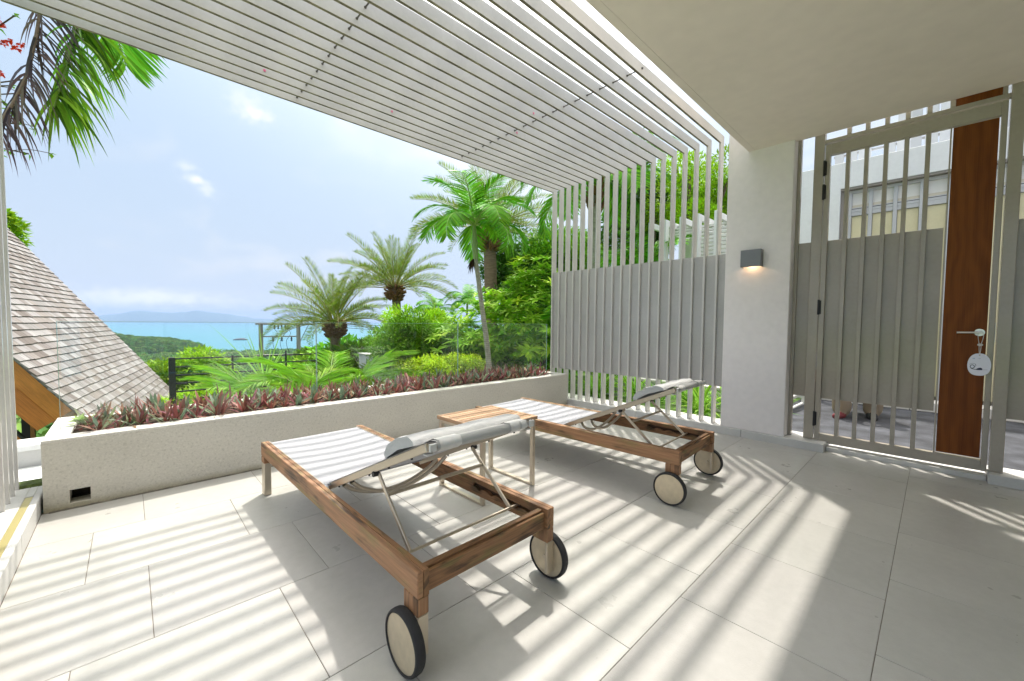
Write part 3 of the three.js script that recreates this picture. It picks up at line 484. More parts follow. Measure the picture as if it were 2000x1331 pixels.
// ================================================================ the yard behind the gate
{
  const d = struct('driveway'); mesh('asphalt', cbox(4.625, 16, -0.06, 0.004, -1.35, 8, 0), M.asphalt, d);
  const k = thing('yard_kerb', 'low pale kerb across the yard behind the gate', 'kerb');
  for (let z = -1.2; z < 5; z += 1) mesh('kerb_stone', cbox(7.35, 7.65, 0.005, 0.13, z, z + 0.994, 0.008), M.offwhite, k);
  // low white railing left of the gate, beyond the side light
  const r = thing('white_railing', 'low white two bar railing seen through the gap beside the gate', 'railing');
  for (const y of [-0.02, 0.13, 0.27]) mesh('rail', bar(V(5.3, y - 0.02, -1.35), V(7.4, y + 0.05, -1.2), 0.035, 0.05, 0.01), M.white, r);
  for (const x of [5.35, 6.05, 6.75, 7.3]) mesh('post', cbox(x, x + 0.04, -0.2, 0.32, -1.36 + (x - 5.3) * 0.07, -1.32 + (x - 5.3) * 0.07, 0.004), M.white, r);
}
{ // white house across the yard: recessed timber doors with cream panes under a blank parapet
  const b = thing('villa', 'white villa across the yard with grey framed doors and cream panes', 'building');
  const X = 8, zL = -1.10, zR = 6.2;
  mesh('wall', cbox(X, X + 0.25, -0.1, 3.59, -1.72, zL, 0.004), M.white, b);
  mesh('wall', cbox(X, X + 0.25, 3.2, 3.59, zL, zR, 0.004), M.white, b);
  mesh('parapet', cbox(X + 0.2505, X + 6, 3.54, 3.57, -1.72, zR, 0.002), M.white, b);
  mesh('side_wall', cbox(X + 0.2505, X + 6, -0.1, 3.53, -1.72, -1.5, 0.004), M.white, b);
  const fr = std([0.50, 0.50, 0.51], 0.6, { map: with_rep(T.scuff, 0.9) }), dk = std([0.24, 0.215, 0.19], 0.7), cream = std([0.66, 0.60, 0.38], 0.6, { map: with_rep(T.scuff, 0.8) }), white = std([0.68, 0.66, 0.62], 0.7);
  mesh('reveal', [cbox(X + 0.05, X + 0.22, -0.1, 3.17, zL, zL + 0.05, 0.002), cbox(X + 0.01, X + 0.22, 3.165, 3.199, zL, zR, 0.002)], dk, b);
  const zs = []; for (let z = -1.045; z < 5.6; z += 0.27) zs.push(z);
  mesh('door_frame', [cbox(X + 0.10, X + 0.16, 2.84, 2.90, zL + 0.05, zR, 0.003, 2), cbox(X + 0.10, X + 0.16, 3.12, 3.164, zL + 0.05, zR, 0.003, 2)], fr, b);
  mesh('transom_line', cbox(X + 0.098, X + 0.0995, 2.878, 2.886, zL + 0.06, zR, 0), M.darkMetal, b);
  zs.forEach((z, i) => {
    const w = i % 3 === 0 ? 0.075 : 0.045;
    mesh('door_stile', cbox(X + 0.09, X + 0.165, 0.02, 3.1195, z, z + w, 0.003, 1), fr, b);
    mesh('pane', cbox(X + 0.128, X + 0.134, 0.12, 2.775, z + w + 0.004, z + 0.266, 0), cream, b);
    mesh('top_rail', cbox(X + 0.104, X + 0.15, 2.78, 2.8395, z + w, z + 0.2695, 0.002), fr, b);
    mesh('transom_pane', cbox(X + 0.13, X + 0.136, 2.945, 3.119, z + w, z + 0.2695, 0), white, b);
    mesh('pane_shade', cbox(X + 0.118, X + 0.129, 2.9, 2.942, z + w + 0.002, z + 0.268, 0.001), std([0.55, 0.50, 0.40], 0.7), b);
  });
  mesh('back_fill', cbox(X + 0.2, X + 0.24, 0, 3.16, zL + 0.06, zR, 0), std([0.35, 0.32, 0.26], 0.9), b);
  // slatted screen on the roof terrace
  const s = thing('roof_screen', 'grey slatted privacy screen on the flat roof of the white villa', 'screen');
  let j = 0; for (let z = -1.32; z < 2.6; z += 0.155, j++) { if (j === 3) continue; mesh('board', cbox(X + 0.9, X + 0.93, 3.575, (j < 5 ? 4.15 : 5.2) + 0.03 * (j % 2), z, z + 0.12 + 0.02 * (j % 3), 0.003, 1), std([0.46 + 0.05 * (j % 3), 0.47 + 0.05 * (j % 3), 0.48 + 0.05 * (j % 3)], 0.7), s); }
  mesh('rail', [cbox(X + 0.935, X + 0.96, 3.68, 3.72, -1.34, 2.4), cbox(X + 0.935, X + 0.96, 3.98, 4.02, -1.34, 2.4)], std([0.42, 0.42, 0.43], 0.7), s);
}
{ // upper storey of the far house over the gate, with pale boards
  const s = thing('upper_house', 'white upper storey with vertical boards rising behind the roof screen', 'building');
  const X = 11; mesh('wall', cbox(X, X + 3, 3, 6.2, 0.0, 5, 0.01), M.white, s);
  for (let z = 0.02; z < 3; z += 0.22) mesh('board', cbox(X - 0.04, X - 0.005, 4.2, 6.1, z, z + 0.19, 0.004, 1), std([0.63, 0.64, 0.66], 0.7), s);
}
{ // white pergola of the next villa, seen through the screen
  const p = thing('white_pergola', 'white slatted pergola of the next villa behind the screen', 'pergola');
  const X = 8, D = 2.4, y1 = 3.23;
  for (let i = 0; i < 8; i++) {
    const z = -4.27 + i * 0.33;
    mesh('post', cbox(X, X + 0.14, 0, y1, z, z + 0.055, 0.003, 1), M.white, p);
    mesh('beam', cbox(X + 0.1405, X + D, y1 - 0.12, y1, z, z + 0.055, 0.003, 0), M.white, p);
  }
  mesh('back_wall', cbox(X + 1.5, X + 1.6, 2.62, 3.1, -4.2, -1.6, 0.004), M.white, p);
  for (let k = 0; k < 9; k++) mesh('louvre', cbox(X + 0.5, X + 0.58, 2.44 + k * 0.078, 2.44 + k * 0.078 + 0.05, -3.55, -1.5, 0.003, 2), M.white, p);
  for (let k = 0; k < 4; k++) mesh('louvre', cbox(X + 0.5, X + 0.58, 2.98 + k * 0.06, 2.98 + k * 0.06 + 0.04, -4.2, -3.555, 0.003, 2), M.white, p);
}
{ // low white garden wall beyond the screen
  const w = thing('garden_wall', 'low white garden wall behind the foot of the slatted screen', 'wall');
  mesh('wall', cbox(5.85, 6.05, -0.3, 0.20, -3.85, -1.5, 0.006), M.white, w);
  mesh('coping', cbox(5.83, 6.07, 0.2005, 0.235, -3.87, -1.5, 0.004), M.offwhite, w);
}
{ // steps and ledges below the left end of the planter
  const l = thing('low_wall', 'low rendered wall with a white coping beside the left end of the planter', 'wall');
  mesh('wall', cbox(-3.2, 0.1, -0.9, 0.118, -4.86, -4.62, 0.004), M.kerb, l); mesh('coping', cbox(-3.2, 0.1, 0.1185, 0.160, -4.87, -4.60, 0.004), M.white, l);
  const s = struct('pavement'); mesh('paving', cbox(-3.2, -0.30, -0.9, -0.002, -4.598, -4.16, 0.004), M.white, s);
  mesh('moss_strip', cbox(-0.75, -0.3805, -0.2, 0.112, -3.80, -3.664, 0.012), std([0.16, 0.22, 0.05], 0.95, { map: with_rep(T.mottle, 4), bumpMap: with_rep(T.mottle, 8), bumpScale: 0.02 }), s);
  mesh('paving', cbox(-3.2, -0.3805, -0.9, -0.012, -4.159, -3.835, 0.004), M.kerb, s);
}

// ================================================================ neighbouring roof of weathered shingles with a timber gable
{
  const az = THREE.MathUtils.degToRad(10), K = 8 / 6.5;
  const D = V(Math.sin(az), 0, -Math.cos(az)), O = V(-0.933, 0.7625, -6.77).sub(V(0, 1.1, 0)).multiplyScalar(K).add(V(0, 1.1, 0)), Sd = V(-0.4735, 0.106, -6.69).sub(V(0, 1.1, 0)).multiplyScalar(K).add(V(0, 1.1, 0)).sub(O);
  Sd.sub(D.clone().multiplyScalar(Sd.dot(D))).normalize();          // down the slope, square to the ridge
  const N = Sd.clone().cross(D).normalize(); if (N.y < 0) N.negate();
  const LEN = 5.42, S0 = -3.35, S1 = 2.05;
  const h = thing('shingle_house', 'neighbouring house with a steep roof of grey weathered shingles and orange timber gable', 'house');
  const B = new THREE.Matrix4().makeBasis(D, N, Sd.clone()).setPosition(O); // local: x along ridge, y out of the roof, z down the slope
  if (B.determinant() < 0) throw new Error('roof basis');
  const put = (g) => g.applyMatrix4(B);
  const roof = mesh('roof', put(cbox(0.09, LEN, -0.10, -0.03, S0, S1, 0.002)), std([0.12, 0.10, 0.085], 0.9), h);
  const grain = with_rep(T.shake, 1.1, 1.7);
  const mats = [[0.34, 0.31, 0.30], [0.39, 0.365, 0.36], [0.28, 0.245, 0.23], [0.44, 0.42, 0.415], [0.22, 0.185, 0.165], [0.35, 0.31, 0.285], [0.33, 0.31, 0.30], [0.49, 0.47, 0.465]].map((c) => std(c.map((v) => v * 0.66), 0.85, { map: grain, bumpMap: grain, bumpScale: 0.004 }));
  const E = 0.122, rest = mats.map(() => []); let made = 0;
  const cells = [];
  for (let r = 0; S0 + r * E < S1 - 0.05; r++) {
    let x = -0.045 - rr(0, 0.02);
    while (x < LEN) { const w = rr(0.085, 0.21); cells.push([r, x, Math.min(x + w, LEN + 0.03)]); x += w; }
  }
  // the pieces nearest the terrace are single parts, the others one layer
  const score = (c) => { const s = S0 + c[0] * E; return s < -1.55 || s > 1.35 ? 99 : c[1] + Math.abs(s - 0.5) * 0.35; };
  cells.sort((a, b) => score(a) - score(b));
  cells.forEach((c, i) => {
    const [r, a, b] = c, s = S0 + r * E, th = 0.017 + 0.006 * rnd(), dz = (rnd() - 0.5) * 0.012;
    const g = cbox(a + 0.0025, b - 0.0025, -th, 0, -0.05, E + dz, 0.002, 2);
    g.rotateX(-0.15); g.translate(0, -0.008, s); put(g);
    const m = (hash(r * 3.7, Math.round(a * 100)) * mats.length) | 0;
    if (i < 300) mesh('shingle', g, mats[m], roof); else rest[m].push(g);
  });
  rest.forEach((l, i) => { if (l.length) mesh('shingles', l, mats[i], roof, null, 'stuff'); });
  // gable boards, two deep, with a lighter scarfed end
  const or1 = std([0.72, 0.27, 0.05], 0.5, { map: with_rep(T.wood, 0.9, 1.6) }), or2 = std([0.62, 0.21, 0.04], 0.55, { map: with_rep(T.wood, 0.8, 1.4) }), pale = std([0.36, 0.22, 0.115], 0.7, { map: with_rep(T.wood, 1, 2) });
  mesh('drip_edge', put(cbox(-0.02, 0.029, -0.041, -0.029, S0, 1.66, 0.002, 2)), std([0.10, 0.10, 0.10], 0.6), h);
  mesh('barge_board', put(cbox(0.03, 0.075, -0.255, -0.031, S0, 1.02, 0.004, 2)), or1, h);
  mesh('barge_board', put(cbox(0.045, 0.085, -0.475, -0.258, S0, 1.02, 0.004, 2)), or2, h);
  mesh('barge_board', put(cbox(0.032, 0.075, -0.30, -0.031, 1.0205, 1.66, 0.004, 2)), pale, h);
  // other slope, back gable and the open timber frame beneath
  const ridge = V(0, 0, S0).applyMatrix4(B);
  const L2 = V(-Sd.x, Sd.y, -Sd.z), side = Sd.clone(); side.y = 0; side.normalize();
  const other = cbox(0, LEN, -0.1, 0, 0, 5.3, 0.002); const Sd2 = side.clone().multiplyScalar(-Math.cos(0.97)).add(V(0, -Math.sin(0.97), 0)).normalize(); const N2 = D.clone().cross(Sd2).normalize();
  if (N2.y < 0) N2.negate(); const B2 = new THREE.Matrix4().makeBasis(D.clone().negate(), N2, Sd2).setPosition(ridge.clone().add(D.clone().multiplyScalar(LEN))); if (B2.determinant() > 0) { other.applyMatrix4(B2); mesh('far_roof_slope', other, mats[0], h); }
  const dk = std([0.045, 0.043, 0.045], 0.8), post = std([0.55, 0.27, 0.10], 0.6, { map: with_rep(T.wood, 1, 1.6) });
  mesh('column', cbox(-1.155, -1.073, -2.8, 0.6, -9.06, -8.98, 0.004, 1), dk, h);
  mesh('post', cbox(-1.0725, -1.028, -2.8, 0.4, -9.04, -8.96, 0.004, 1), post, h);
  mesh('tie_beam', bar(V(-3.4, -0.05, -9.15), V(-1.0, -0.04, -9.15), 0.06, 0.055, 0.004), std([0.45, 0.38, 0.26], 0.7, { map: with_rep(T.wood, 1, 1.6) }), h);
  mesh('lower_rafter', bar(V(-1.77, 0.35, -8.5), V(-0.57, -1.49, -8.5), 0.08, 0.17, 0.006), or2, h);
  mesh('lower_rafter_cap', bar(V(-1.69, 0.404, -8.52), V(-0.49, -1.436, -8.52), 0.12, 0.022, 0.002), dk, h);
  mesh('floor_slab', cbox(-5.5, -0.6, -3.0, -2.8, -13.5, -8.6, 0.01), M.kerb, h);
}

// ================================================================ planting
// a batch of leaf faces with vertex colours
class Leaves {
  constructor() { this.p = []; this.n = []; this.c = []; this.i = []; }
  // a leaf folded along its midrib: base, direction, length, width, up, colour
  blade(o, d, L, w, up, col, bend = 0, seg = 1) {
    const s = d.clone().cross(up); if (s.lengthSq() < 1e-8) s.set(1, 0, 0); s.normalize();
    const u = s.clone().cross(d).normalize(); const base = this.p.length / 3; const N = this.p;
    const add = (x, y, z, k) => { N.push(x, y, z); this.c.push(col[0] * k, col[1] * k, col[2] * k); };
    const at = (t) => { const b = bend * t * t * L; return [o.x + d.x * L * t - u.x * b, o.y + d.y * L * t - u.y * b - 0, o.z + d.z * L * t - u.z * b]; };
    if (seg <= 1) {
      const m = at(0.42), e = at(1), fold = 0.12 * w;
      add(o.x, o.y, o.z, 0.9); add(m[0] + s.x * w / 2 + u.x * fold, m[1] + s.y * w / 2 + u.y * fold, m[2] + s.z * w / 2 + u.z * fold, 1); add(...e, 1.05); add(m[0] - s.x * w / 2 + u.x * fold, m[1] - s.y * w / 2 + u.y * fold, m[2] - s.z * w / 2 + u.z * fold, 1);
      this.i.push(base, base + 1, base + 2, base, base + 2, base + 3);
    } else {
      const W = [0.35, 0.9, 1, 0.72, 0]; const T0 = [0, 0.25, 0.5, 0.78, 1]; let prev = null;
      for (let k = 0; k < T0.length; k++) { const m = at(T0[k]), ww = W[k] * w / 2, f = 0.18 * ww; const b = this.p.length / 3;
        add(m[0] + s.x * ww + u.x * f, m[1] + s.y * ww + u.y * f, m[2] + s.z * ww + u.z * f, 1); add(m[0], m[1], m[2], 0.93); add(m[0] - s.x * ww + u.x * f, m[1] - s.y * ww + u.y * f, m[2] - s.z * ww + u.z * f, 1);
        if (prev !== null) this.i.push(prev, prev + 1, b + 1, prev, b + 1, b, prev + 1, prev + 2, b + 2, prev + 1, b + 2, b + 1); prev = b; }
    }
  }
  build() { const g = new THREE.BufferGeometry(); g.setAttribute('position', new THREE.Float32BufferAttribute(this.p, 3)); g.setAttribute('color', new THREE.Float32BufferAttribute(this.c, 3)); g.setIndex(this.i); g.computeVertexNormals(); return g; }
}
const dirOf = (az, el) => V(Math.sin(az) * Math.cos(el), Math.sin(el), -Math.cos(az) * Math.cos(el));
const tint = (a = 0.25) => { const k = 1 + (rnd() - 0.5) * 2 * a, y = (rnd() - 0.5) * a; return [k * (1 + y), k, k * (1 - y)]; };
const LM = {
  date: leafMat([0.30, 0.40, 0.07], 0.5, 0.42), royal: leafMat([0.20, 0.50, 0.035], 0.42, 0.48), areca: leafMat([0.34, 0.58, 0.06], 0.42, 0.5),
  bright: leafMat([0.40, 0.63, 0.03], 0.5, 0.5), lime: leafMat([0.52, 0.68, 0.03], 0.5, 0.5), deep: leafMat([0.12, 0.28, 0.04], 0.45, 0.42), mid: leafMat([0.26, 0.50, 0.035], 0.5, 0.48),
  plumeria: leafMat([0.38, 0.62, 0.06], 0.42, 0.5), grassy: leafMat([0.24, 0.50, 0.05], 0.45, 0.46), dead: leafMat([0.15, 0.115, 0.105], 0.8, 0.2), rhoeo: leafMat([1, 1, 1], 0.4, 0.28), hang: leafMat([0.27, 0.55, 0.04], 0.4, 0.5), far: leafMat([0.16, 0.28, 0.08], 0.7, 0.3),
};
const barkM = { date: std([0.30, 0.22, 0.15], 0.95, { map: with_rep(T.bark, 1, 2), bumpMap: with_rep(T.bark, 1, 2), bumpScale: 0.03 }), grey: std([0.42, 0.405, 0.36], 0.85, { map: with_rep(T.bark, 1, 1.4), bumpMap: with_rep(T.bark, 1, 1.4), bumpScale: 0.008 }), boot: std([0.21, 0.105, 0.05], 0.95), shaft: std([0.26, 0.36, 0.14], 0.5, { map: with_rep(T.scuff, 1) }), brown: std([0.14, 0.10, 0.07], 0.95, { map: with_rep(T.bark, 1, 1) }), branch: std([0.30, 0.285, 0.25], 0.9, { map: with_rep(T.scuff, 3) }), rachis: std([0.30, 0.29, 0.10], 0.6), rachisG: std([0.24, 0.36, 0.08], 0.55), deadStem: std([0.26, 0.18, 0.13], 0.9) };

// a palm frond in the plane x (out) / y (up): geometry of its leaflets and of its stem
function frond(L, { droop = 0.6, n = 44, leaf = 0.45, w = 0.03, vee = 0.5, sweep = 0.9, hang = 0.2, start = 0.18, col = 0.2, r = 0.014, curl = 1, seg = 1 } = {}) {
  const pts = []; let a = 0; const steps = 14; let p = V(0, 0, 0); const ang = [];
  for (let i = 0; i <= steps; i++) { pts.push(p.clone()); ang.push(a); const ds = L / steps; p = p.clone().add(V(Math.cos(a) * ds, Math.sin(a) * ds, 0)); a -= droop / steps * (0.35 + 1.3 * Math.pow(i / steps, curl)); }
  const c = new THREE.CatmullRomCurve3(pts), lv = new Leaves();
  for (let i = 0; i < n; i++) for (const s of [-1, 1]) {
    const t = start + (1 - start) * (i + 0.5 * (s > 0 ? 1 : 0.4)) / n, q = c.getPoint(Math.min(t, 1)), tg = c.getTangent(Math.min(t, 1));
    const k = Math.sin(Math.min(1, (t - start) / (1 - start) * 0.86 + 0.14) * Math.PI); const l = leaf * (0.35 + 0.65 * Math.pow(k, 0.6)) * rr(0.85, 1.1);
    const up = V(-tg.y, tg.x, 0), out = V(0, 0, s), sw = sweep * lerp(0.8, 1.25, t);
    const d = out.clone().multiplyScalar(Math.cos(sw * 0.75)).add(tg.clone().multiplyScalar(Math.sin(sw * 0.75))).add(up.clone().multiplyScalar(vee * rr(0.5, 1.3))).normalize();
    d.y -= hang * rr(0.6, 1.3); d.normalize();
    lv.blade(q, d, l, w * rr(0.8, 1.15), up.clone().add(V(0, 0, -s * 0.5)), tint(col), hang * 0.9, seg);
  }
  const stem = new THREE.TubeGeometry(c, 14, r, 5); const sp = stem.attributes.position; // taper
  for (let i = 0; i < sp.count; i++) { const ring = Math.floor(i / 6), t = ring / 14, o = c.getPoint(t); sp.setXYZ(i, lerp(o.x, sp.getX(i), 1.3 - 1.15 * t), lerp(o.y, sp.getY(i), 1.3 - 1.15 * t), lerp(o.z, sp.getZ(i), 1.3 - 1.15 * t)); }
  return { leaf: lv.build(), stem };
}
function addFrond(parent, f, mat, smat, az, el, scale, roll, at = V(0, 0, 0), name = 'frond') {
  const m = mesh(name, f.leaf, mat, parent); m.position.copy(at);
  const x = dirOf(az, el), z = x.clone().cross(V(0, 1, 0)).normalize(), y = z.clone().cross(x);
  m.quaternion.setFromRotationMatrix(new THREE.Matrix4().makeBasis(x, y, z)); m.rotateX(roll); m.scale.setScalar(scale);
  mesh('rib', f.stem, smat, m); return m;
}
function trunk(path, radii, mat, name, parent, sides = 14) {
  const c = new THREE.CatmullRomCurve3(path), n = 28, g = new THREE.TubeGeometry(c, n, 1, sides), a = g.attributes.position, u = g.attributes.uv;
  for (let i = 0; i < a.count; i++) { const ring = Math.floor(i / (sides + 1)), t = ring / n, o = c.getPoint(t), f = t * (radii.length - 1), k = Math.min(radii.length - 2, Math.floor(f)); const r = lerp(radii[k], radii[k + 1], f - k) * (1 + 0.05 * fbm(a.getX(i) * 3, t * 40, a.getZ(i) * 3, 2)); a.setXYZ(i, o.x + (a.getX(i) - o.x) * r, o.y + (a.getY(i) - o.y) * r, o.z + (a.getZ(i) - o.z) * r); u.setXY(i, (i % (sides + 1)) / sides, t * c.getLength()); }
  g.computeVertexNormals(); return mesh(name, g, mat, parent);
}
// ---- date palms
const dateF = [0, 1, 2].map((i) => { reseed(31 + i); return frond(2.4, { droop: 0.55 + 0.28 * i, n: 58, leaf: 0.37, w: 0.020, vee: 0.75, sweep: 0.95, hang: 0.05, start: 0.2, col: 0.45, r: 0.02, curl: 0.7 }); });
function datePalm(label, crown, base, size, s, opt = {}) {
  reseed(s);
  const t = thing('date_palm', label, 'palm tree', [base[0], base[1], base[2]], 0, 'date palms on the slope');
  const top = V(crown[0] - base[0], crown[1] - base[1], crown[2] - base[2]);
  const R = opt.r ?? 0.17;
  trunk([V(0, -2.5, 0), V(0.02, top.y * 0.4, 0), V(top.x * 0.7, top.y - 0.35 * size, top.z * 0.7), top.clone()], [R * 1.15, R, R, R * 1.1], barkM.date, 'trunk', t);
  // boot: swollen mass of cut leaf bases under the crown
  const sp = []; const bh = (opt.boot ?? 0.55) * size;
  for (let i = 0; i < 150; i++) { const h = rnd(), a = rnd() * 6.283, rad = R * (1 + 1.15 * Math.pow(Math.sin(Math.PI * (0.12 + 0.8 * h)), 0.9) * (opt.bulge ?? 1)); const o = top.clone().add(V(Math.cos(a) * rad * 0.6, -0.05 - bh * (1 - h), Math.sin(a) * rad * 0.6)); const e = o.clone().add(V(Math.cos(a) * rad * 0.62, rr(0.04, 0.16) * size, Math.sin(a) * rad * 0.62)); sp.push(cyl(o, e, 0.045 * size, 0.022 * size, 5)); }
  mesh('leaf_base', sp, barkM.boot, t);
  const n = opt.n ?? 44;
  for (let i = 0; i < n; i++) {
    const k = i / n, el = lerp(1.45, opt.low ?? 0.12, Math.pow(k, 0.8)) + rr(-0.1, 0.1), az = i * 2.39996 + rr(-0.2, 0.2);
    addFrond(t, dateF[k < 0.3 ? 0 : k < 0.7 ? 1 : 2], LM.date, barkM.rachis, az, el, size * rr(0.86, 1.08) * (k < 0.12 ? 0.8 : 1), rr(-0.5, 0.5), top.clone().add(V(Math.sin(az) * 0.08, -0.12 * k, -Math.cos(az) * 0.08)));
  }
  return t;
}
datePalm('leftmost date palm, low and broad, standing in front of the sea', [5.42, 1.12, -15.06], [5.43, -1.2, -15.05], 0.98, 201, { r: 0.17, n: 50, boot: 0.62, low: 0.0 });
datePalm('middle date palm with a round brown leaf base, behind the clipped shrubs', [6.90, 2.38, -13.32], [6.97, 0.0, -13.29], 0.90, 207, { r: 0.15, n: 46, low: 0.1 });
datePalm('rightmost and tallest date palm, brown trunk beside the slim green palm', [8.38, 4.1, -9.93], [8.44, 0.3, -9.90], 0.98, 213, { r: 0.20, n: 42, bulge: 0.85, boot: 0.7, low: 0.1 });
// ---- slim palm with a green shaft
const royalF = [0, 1, 2].map((i) => { reseed(61 + i); return frond(1.55, { droop: 1.35 + 0.45 * i, n: 52, leaf: 0.50, w: 0.030, vee: 0.35, sweep: 0.85, hang: 0.30 + 0.10 * i, start: 0.14, col: 0.42, r: 0.02, curl: 0.8, seg: 3 }); });
{
  reseed(77);
  const t = thing('slim_palm', 'slim pale trunked palm with a green arching crown, between two date palms', 'palm tree', [4.01, -0.3, -4.73]);
  const top = V(-0.185, 2.86, -0.15);
  trunk([V(0.02, -0.8, 0.01), V(-0.002, 0.73, 0), V(-0.095, 1.713, -0.08), V(-0.165, 2.36, -0.135)], [0.052, 0.044, 0.036, 0.033], barkM.grey, 'trunk', t);
  trunk([V(-0.165, 2.355, -0.135), V(-0.175, 2.6, -0.142), top.clone()], [0.039, 0.043, 0.026], barkM.shaft, 'crownshaft', t);
  const n = 15; for (let i = 0; i < n; i++) { const k = i / n, el = lerp(1.35, 0.15, k) + rr(-0.1, 0.1), az = i * 2.39996 + 0.7; addFrond(t, royalF[k < 0.35 ? 0 : k < 0.7 ? 1 : 2], LM.royal, barkM.rachisG, az, el, rr(0.60, 0.72), rr(-0.3, 0.3), top); }
  const d = new Leaves(); for (let i = 0; i < 26; i++) d.blade(V(-0.18 - 0.02 * rnd(), 2.37, -0.14), V(-0.35 - 0.5 * rnd(), -0.9 + 0.6 * rnd(), rr(-0.2, 0.2)).normalize(), rr(0.10, 0.26), 0.008, V(0, 1, 0), [0.6, 0.45, 0.35], 0.5);
  mesh('dry_flower_stalk', d.build(), LM.dead, t);
}
// ---- arching areca palms by the balustrade
const arecaF = [0, 1].map((i) => { reseed(91 + i); return frond(1.45, { droop: 1.3 + 0.5 * i, n: 40, leaf: 0.42, w: 0.026, vee: 0.45, sweep: 1.05, hang: 0.34, start: 0.2, col: 0.22, r: 0.011, curl: 0.9, seg: 1 }); });
function areca(label, pos, n, size, s, lean = 0) {
  reseed(s); const t = thing('areca_palm', label, 'palm plant', pos, 0, 'arching palms below the balustrade');
  for (let i = 0; i < n; i++) { const az = i * 2.39996 + rr(-0.3, 0.3), el = rr(0.75, 1.35), o = V(rr(-0.18, 0.18), 0, rr(-0.18, 0.18)); addFrond(t, arecaF[i % 2], LM.areca, barkM.rachisG, az + lean, el, size * rr(0.75, 1.1), rr(-0.4, 0.4), o); }
  const st = []; for (let i = 0; i < 6; i++) { const a = V(rr(-0.2, 0.2), -1.6, rr(-0.2, 0.2)); st.push(cyl(a, a.clone().setY(0.1), 0.035, 0.025, 7)); } mesh('stem', st, barkM.shaft, t);
}
areca('arching yellow green palm in front of the left utility pole', [1.50, -0.55, -6.35], 22, 0.98, 301);
areca('arching yellow green palm below the leftmost date palm', [2.05, -0.45, -6.05], 22, 1.08, 302);
areca('small arching palm beside the black railing', [1.15, -0.85, -6.9], 11, 0.7, 303);
// a fan of stiff blades rising behind them
{ reseed(311); const L = new Leaves(); for (let i = 0; i < 34; i++) { const d = dirOf(rr(-1.6, 1.3), rr(0.1, 1.1)); L.blade(V(0, 0, 0), d, rr(0.7, 1.25), 0.016, V(0, 1, 0), tint(0.15), 0.12, 3); } const t = thing('spiky_plant', 'spiky green plant with long thin blades in front of the sea', 'plant', [1.42, 0.16, -6.75]); mesh('blade', L.build(), LM.grassy, t); mesh('stem', cyl(V(0, -1.6, 0), V(0, 0.02, 0), 0.05, 0.04, 8), barkM.brown, t); }

// ---- crowns: leaves scattered in clumps through a volume
function clumps(L, blobs, n, size, up = 0.35, aspect = 0.45, col = 0.3, seg = 1) {
  for (let i = 0; i < n; i++) {
    const b = blobs[(rnd() * blobs.length) | 0]; const d = V(rr(-1, 1), rr(-1, 1), rr(-1, 1)); const l = d.length(); if (l > 1 || l < 0.05) { i--; continue; }
    const f = Math.pow(l, -0.45); d.multiplyScalar(Math.min(f, 1 / l));
    const p = V(b[0] + d.x * b[3], b[1] + d.y * (b[4] ?? b[3]), b[2] + d.z * (b[5] ?? b[3]));
    const o = d.clone().normalize().add(V(rr(-0.8, 0.8), rr(-0.6, 0.8) + up, rr(-0.8, 0.8))).normalize();
    const k = b[6] ?? 1, c = tint(col); L.blade(p, o, size * rr(0.6, 1.25), size * aspect * rr(0.8, 1.2), V(rr(-0.4, 0.4), 1, rr(-0.4, 0.4)), [c[0] * k, c[1] * k, c[2] * k], rr(0, 0.5), seg);
  }
}
function blobsIn(cx, cy, cz, rx, ry, rz, n, r0, r1) { const o = []; for (let i = 0; i < n; i++) { let d; do d = V(rr(-1, 1), rr(-1, 1), rr(-1, 1)); while (d.length() > 1); d.multiplyScalar(0.35 + 0.65 * Math.pow(rnd(), 0.4)); const r = rr(r0, r1); o.push([cx + d.x * rx, cy + d.y * ry, cz + d.z * rz, r, r * 0.75, r, rr(0.72, 1.22)]); } return o; }
function branchy(parent, mat, tops, base, r0, name = 'trunk') { const g = []; const f = V(0, 0, 0); for (const tp of tops) { const e = V(tp[0], tp[1], tp[2]); const m = base.clone().lerp(e, 0.5).add(V(rr(-0.1, 0.1), rr(-0.05, 0.15), rr(-0.1, 0.1)).multiplyScalar(e.distanceTo(base))); const c = new THREE.CatmullRomCurve3([base, m, e]); const t = new THREE.TubeGeometry(c, 8, 1, 6), a = t.attributes.position; for (let i = 0; i < a.count; i++) { const k = Math.floor(i / 7) / 8, o = c.getPoint(k), r = r0 * lerp(1, 0.25, k); a.setXYZ(i, o.x + (a.getX(i) - o.x) * r, o.y + (a.getY(i) - o.y) * r, o.z + (a.getZ(i) - o.z) * r); } t.computeVertexNormals(); g.push(t); } return mesh(name, g, mat, parent); }
function bushyTree(name, label, cat, pos, mat, { r = [1, 1, 1], h = 2, blobs = 16, n = 4000, leaf = 0.12, aspect = 0.45, trunkR = 0.06, s = 1, group, br = [0.3, 0.55], col = 0.3 }) {
  reseed(s); const t = thing(name, label, cat, pos, 0, group);
  const B = blobsIn(0, h, 0, r[0], r[1], r[2], blobs, br[0], br[1]);
  branchy(t, barkM.brown, B.slice(0, 10), V(0, -0.6, 0), trunkR);
  const L = new Leaves(); clumps(L, B, n, leaf, 0.3, aspect, col); mesh('crown', L.build(), mat, t);
  return t;
}
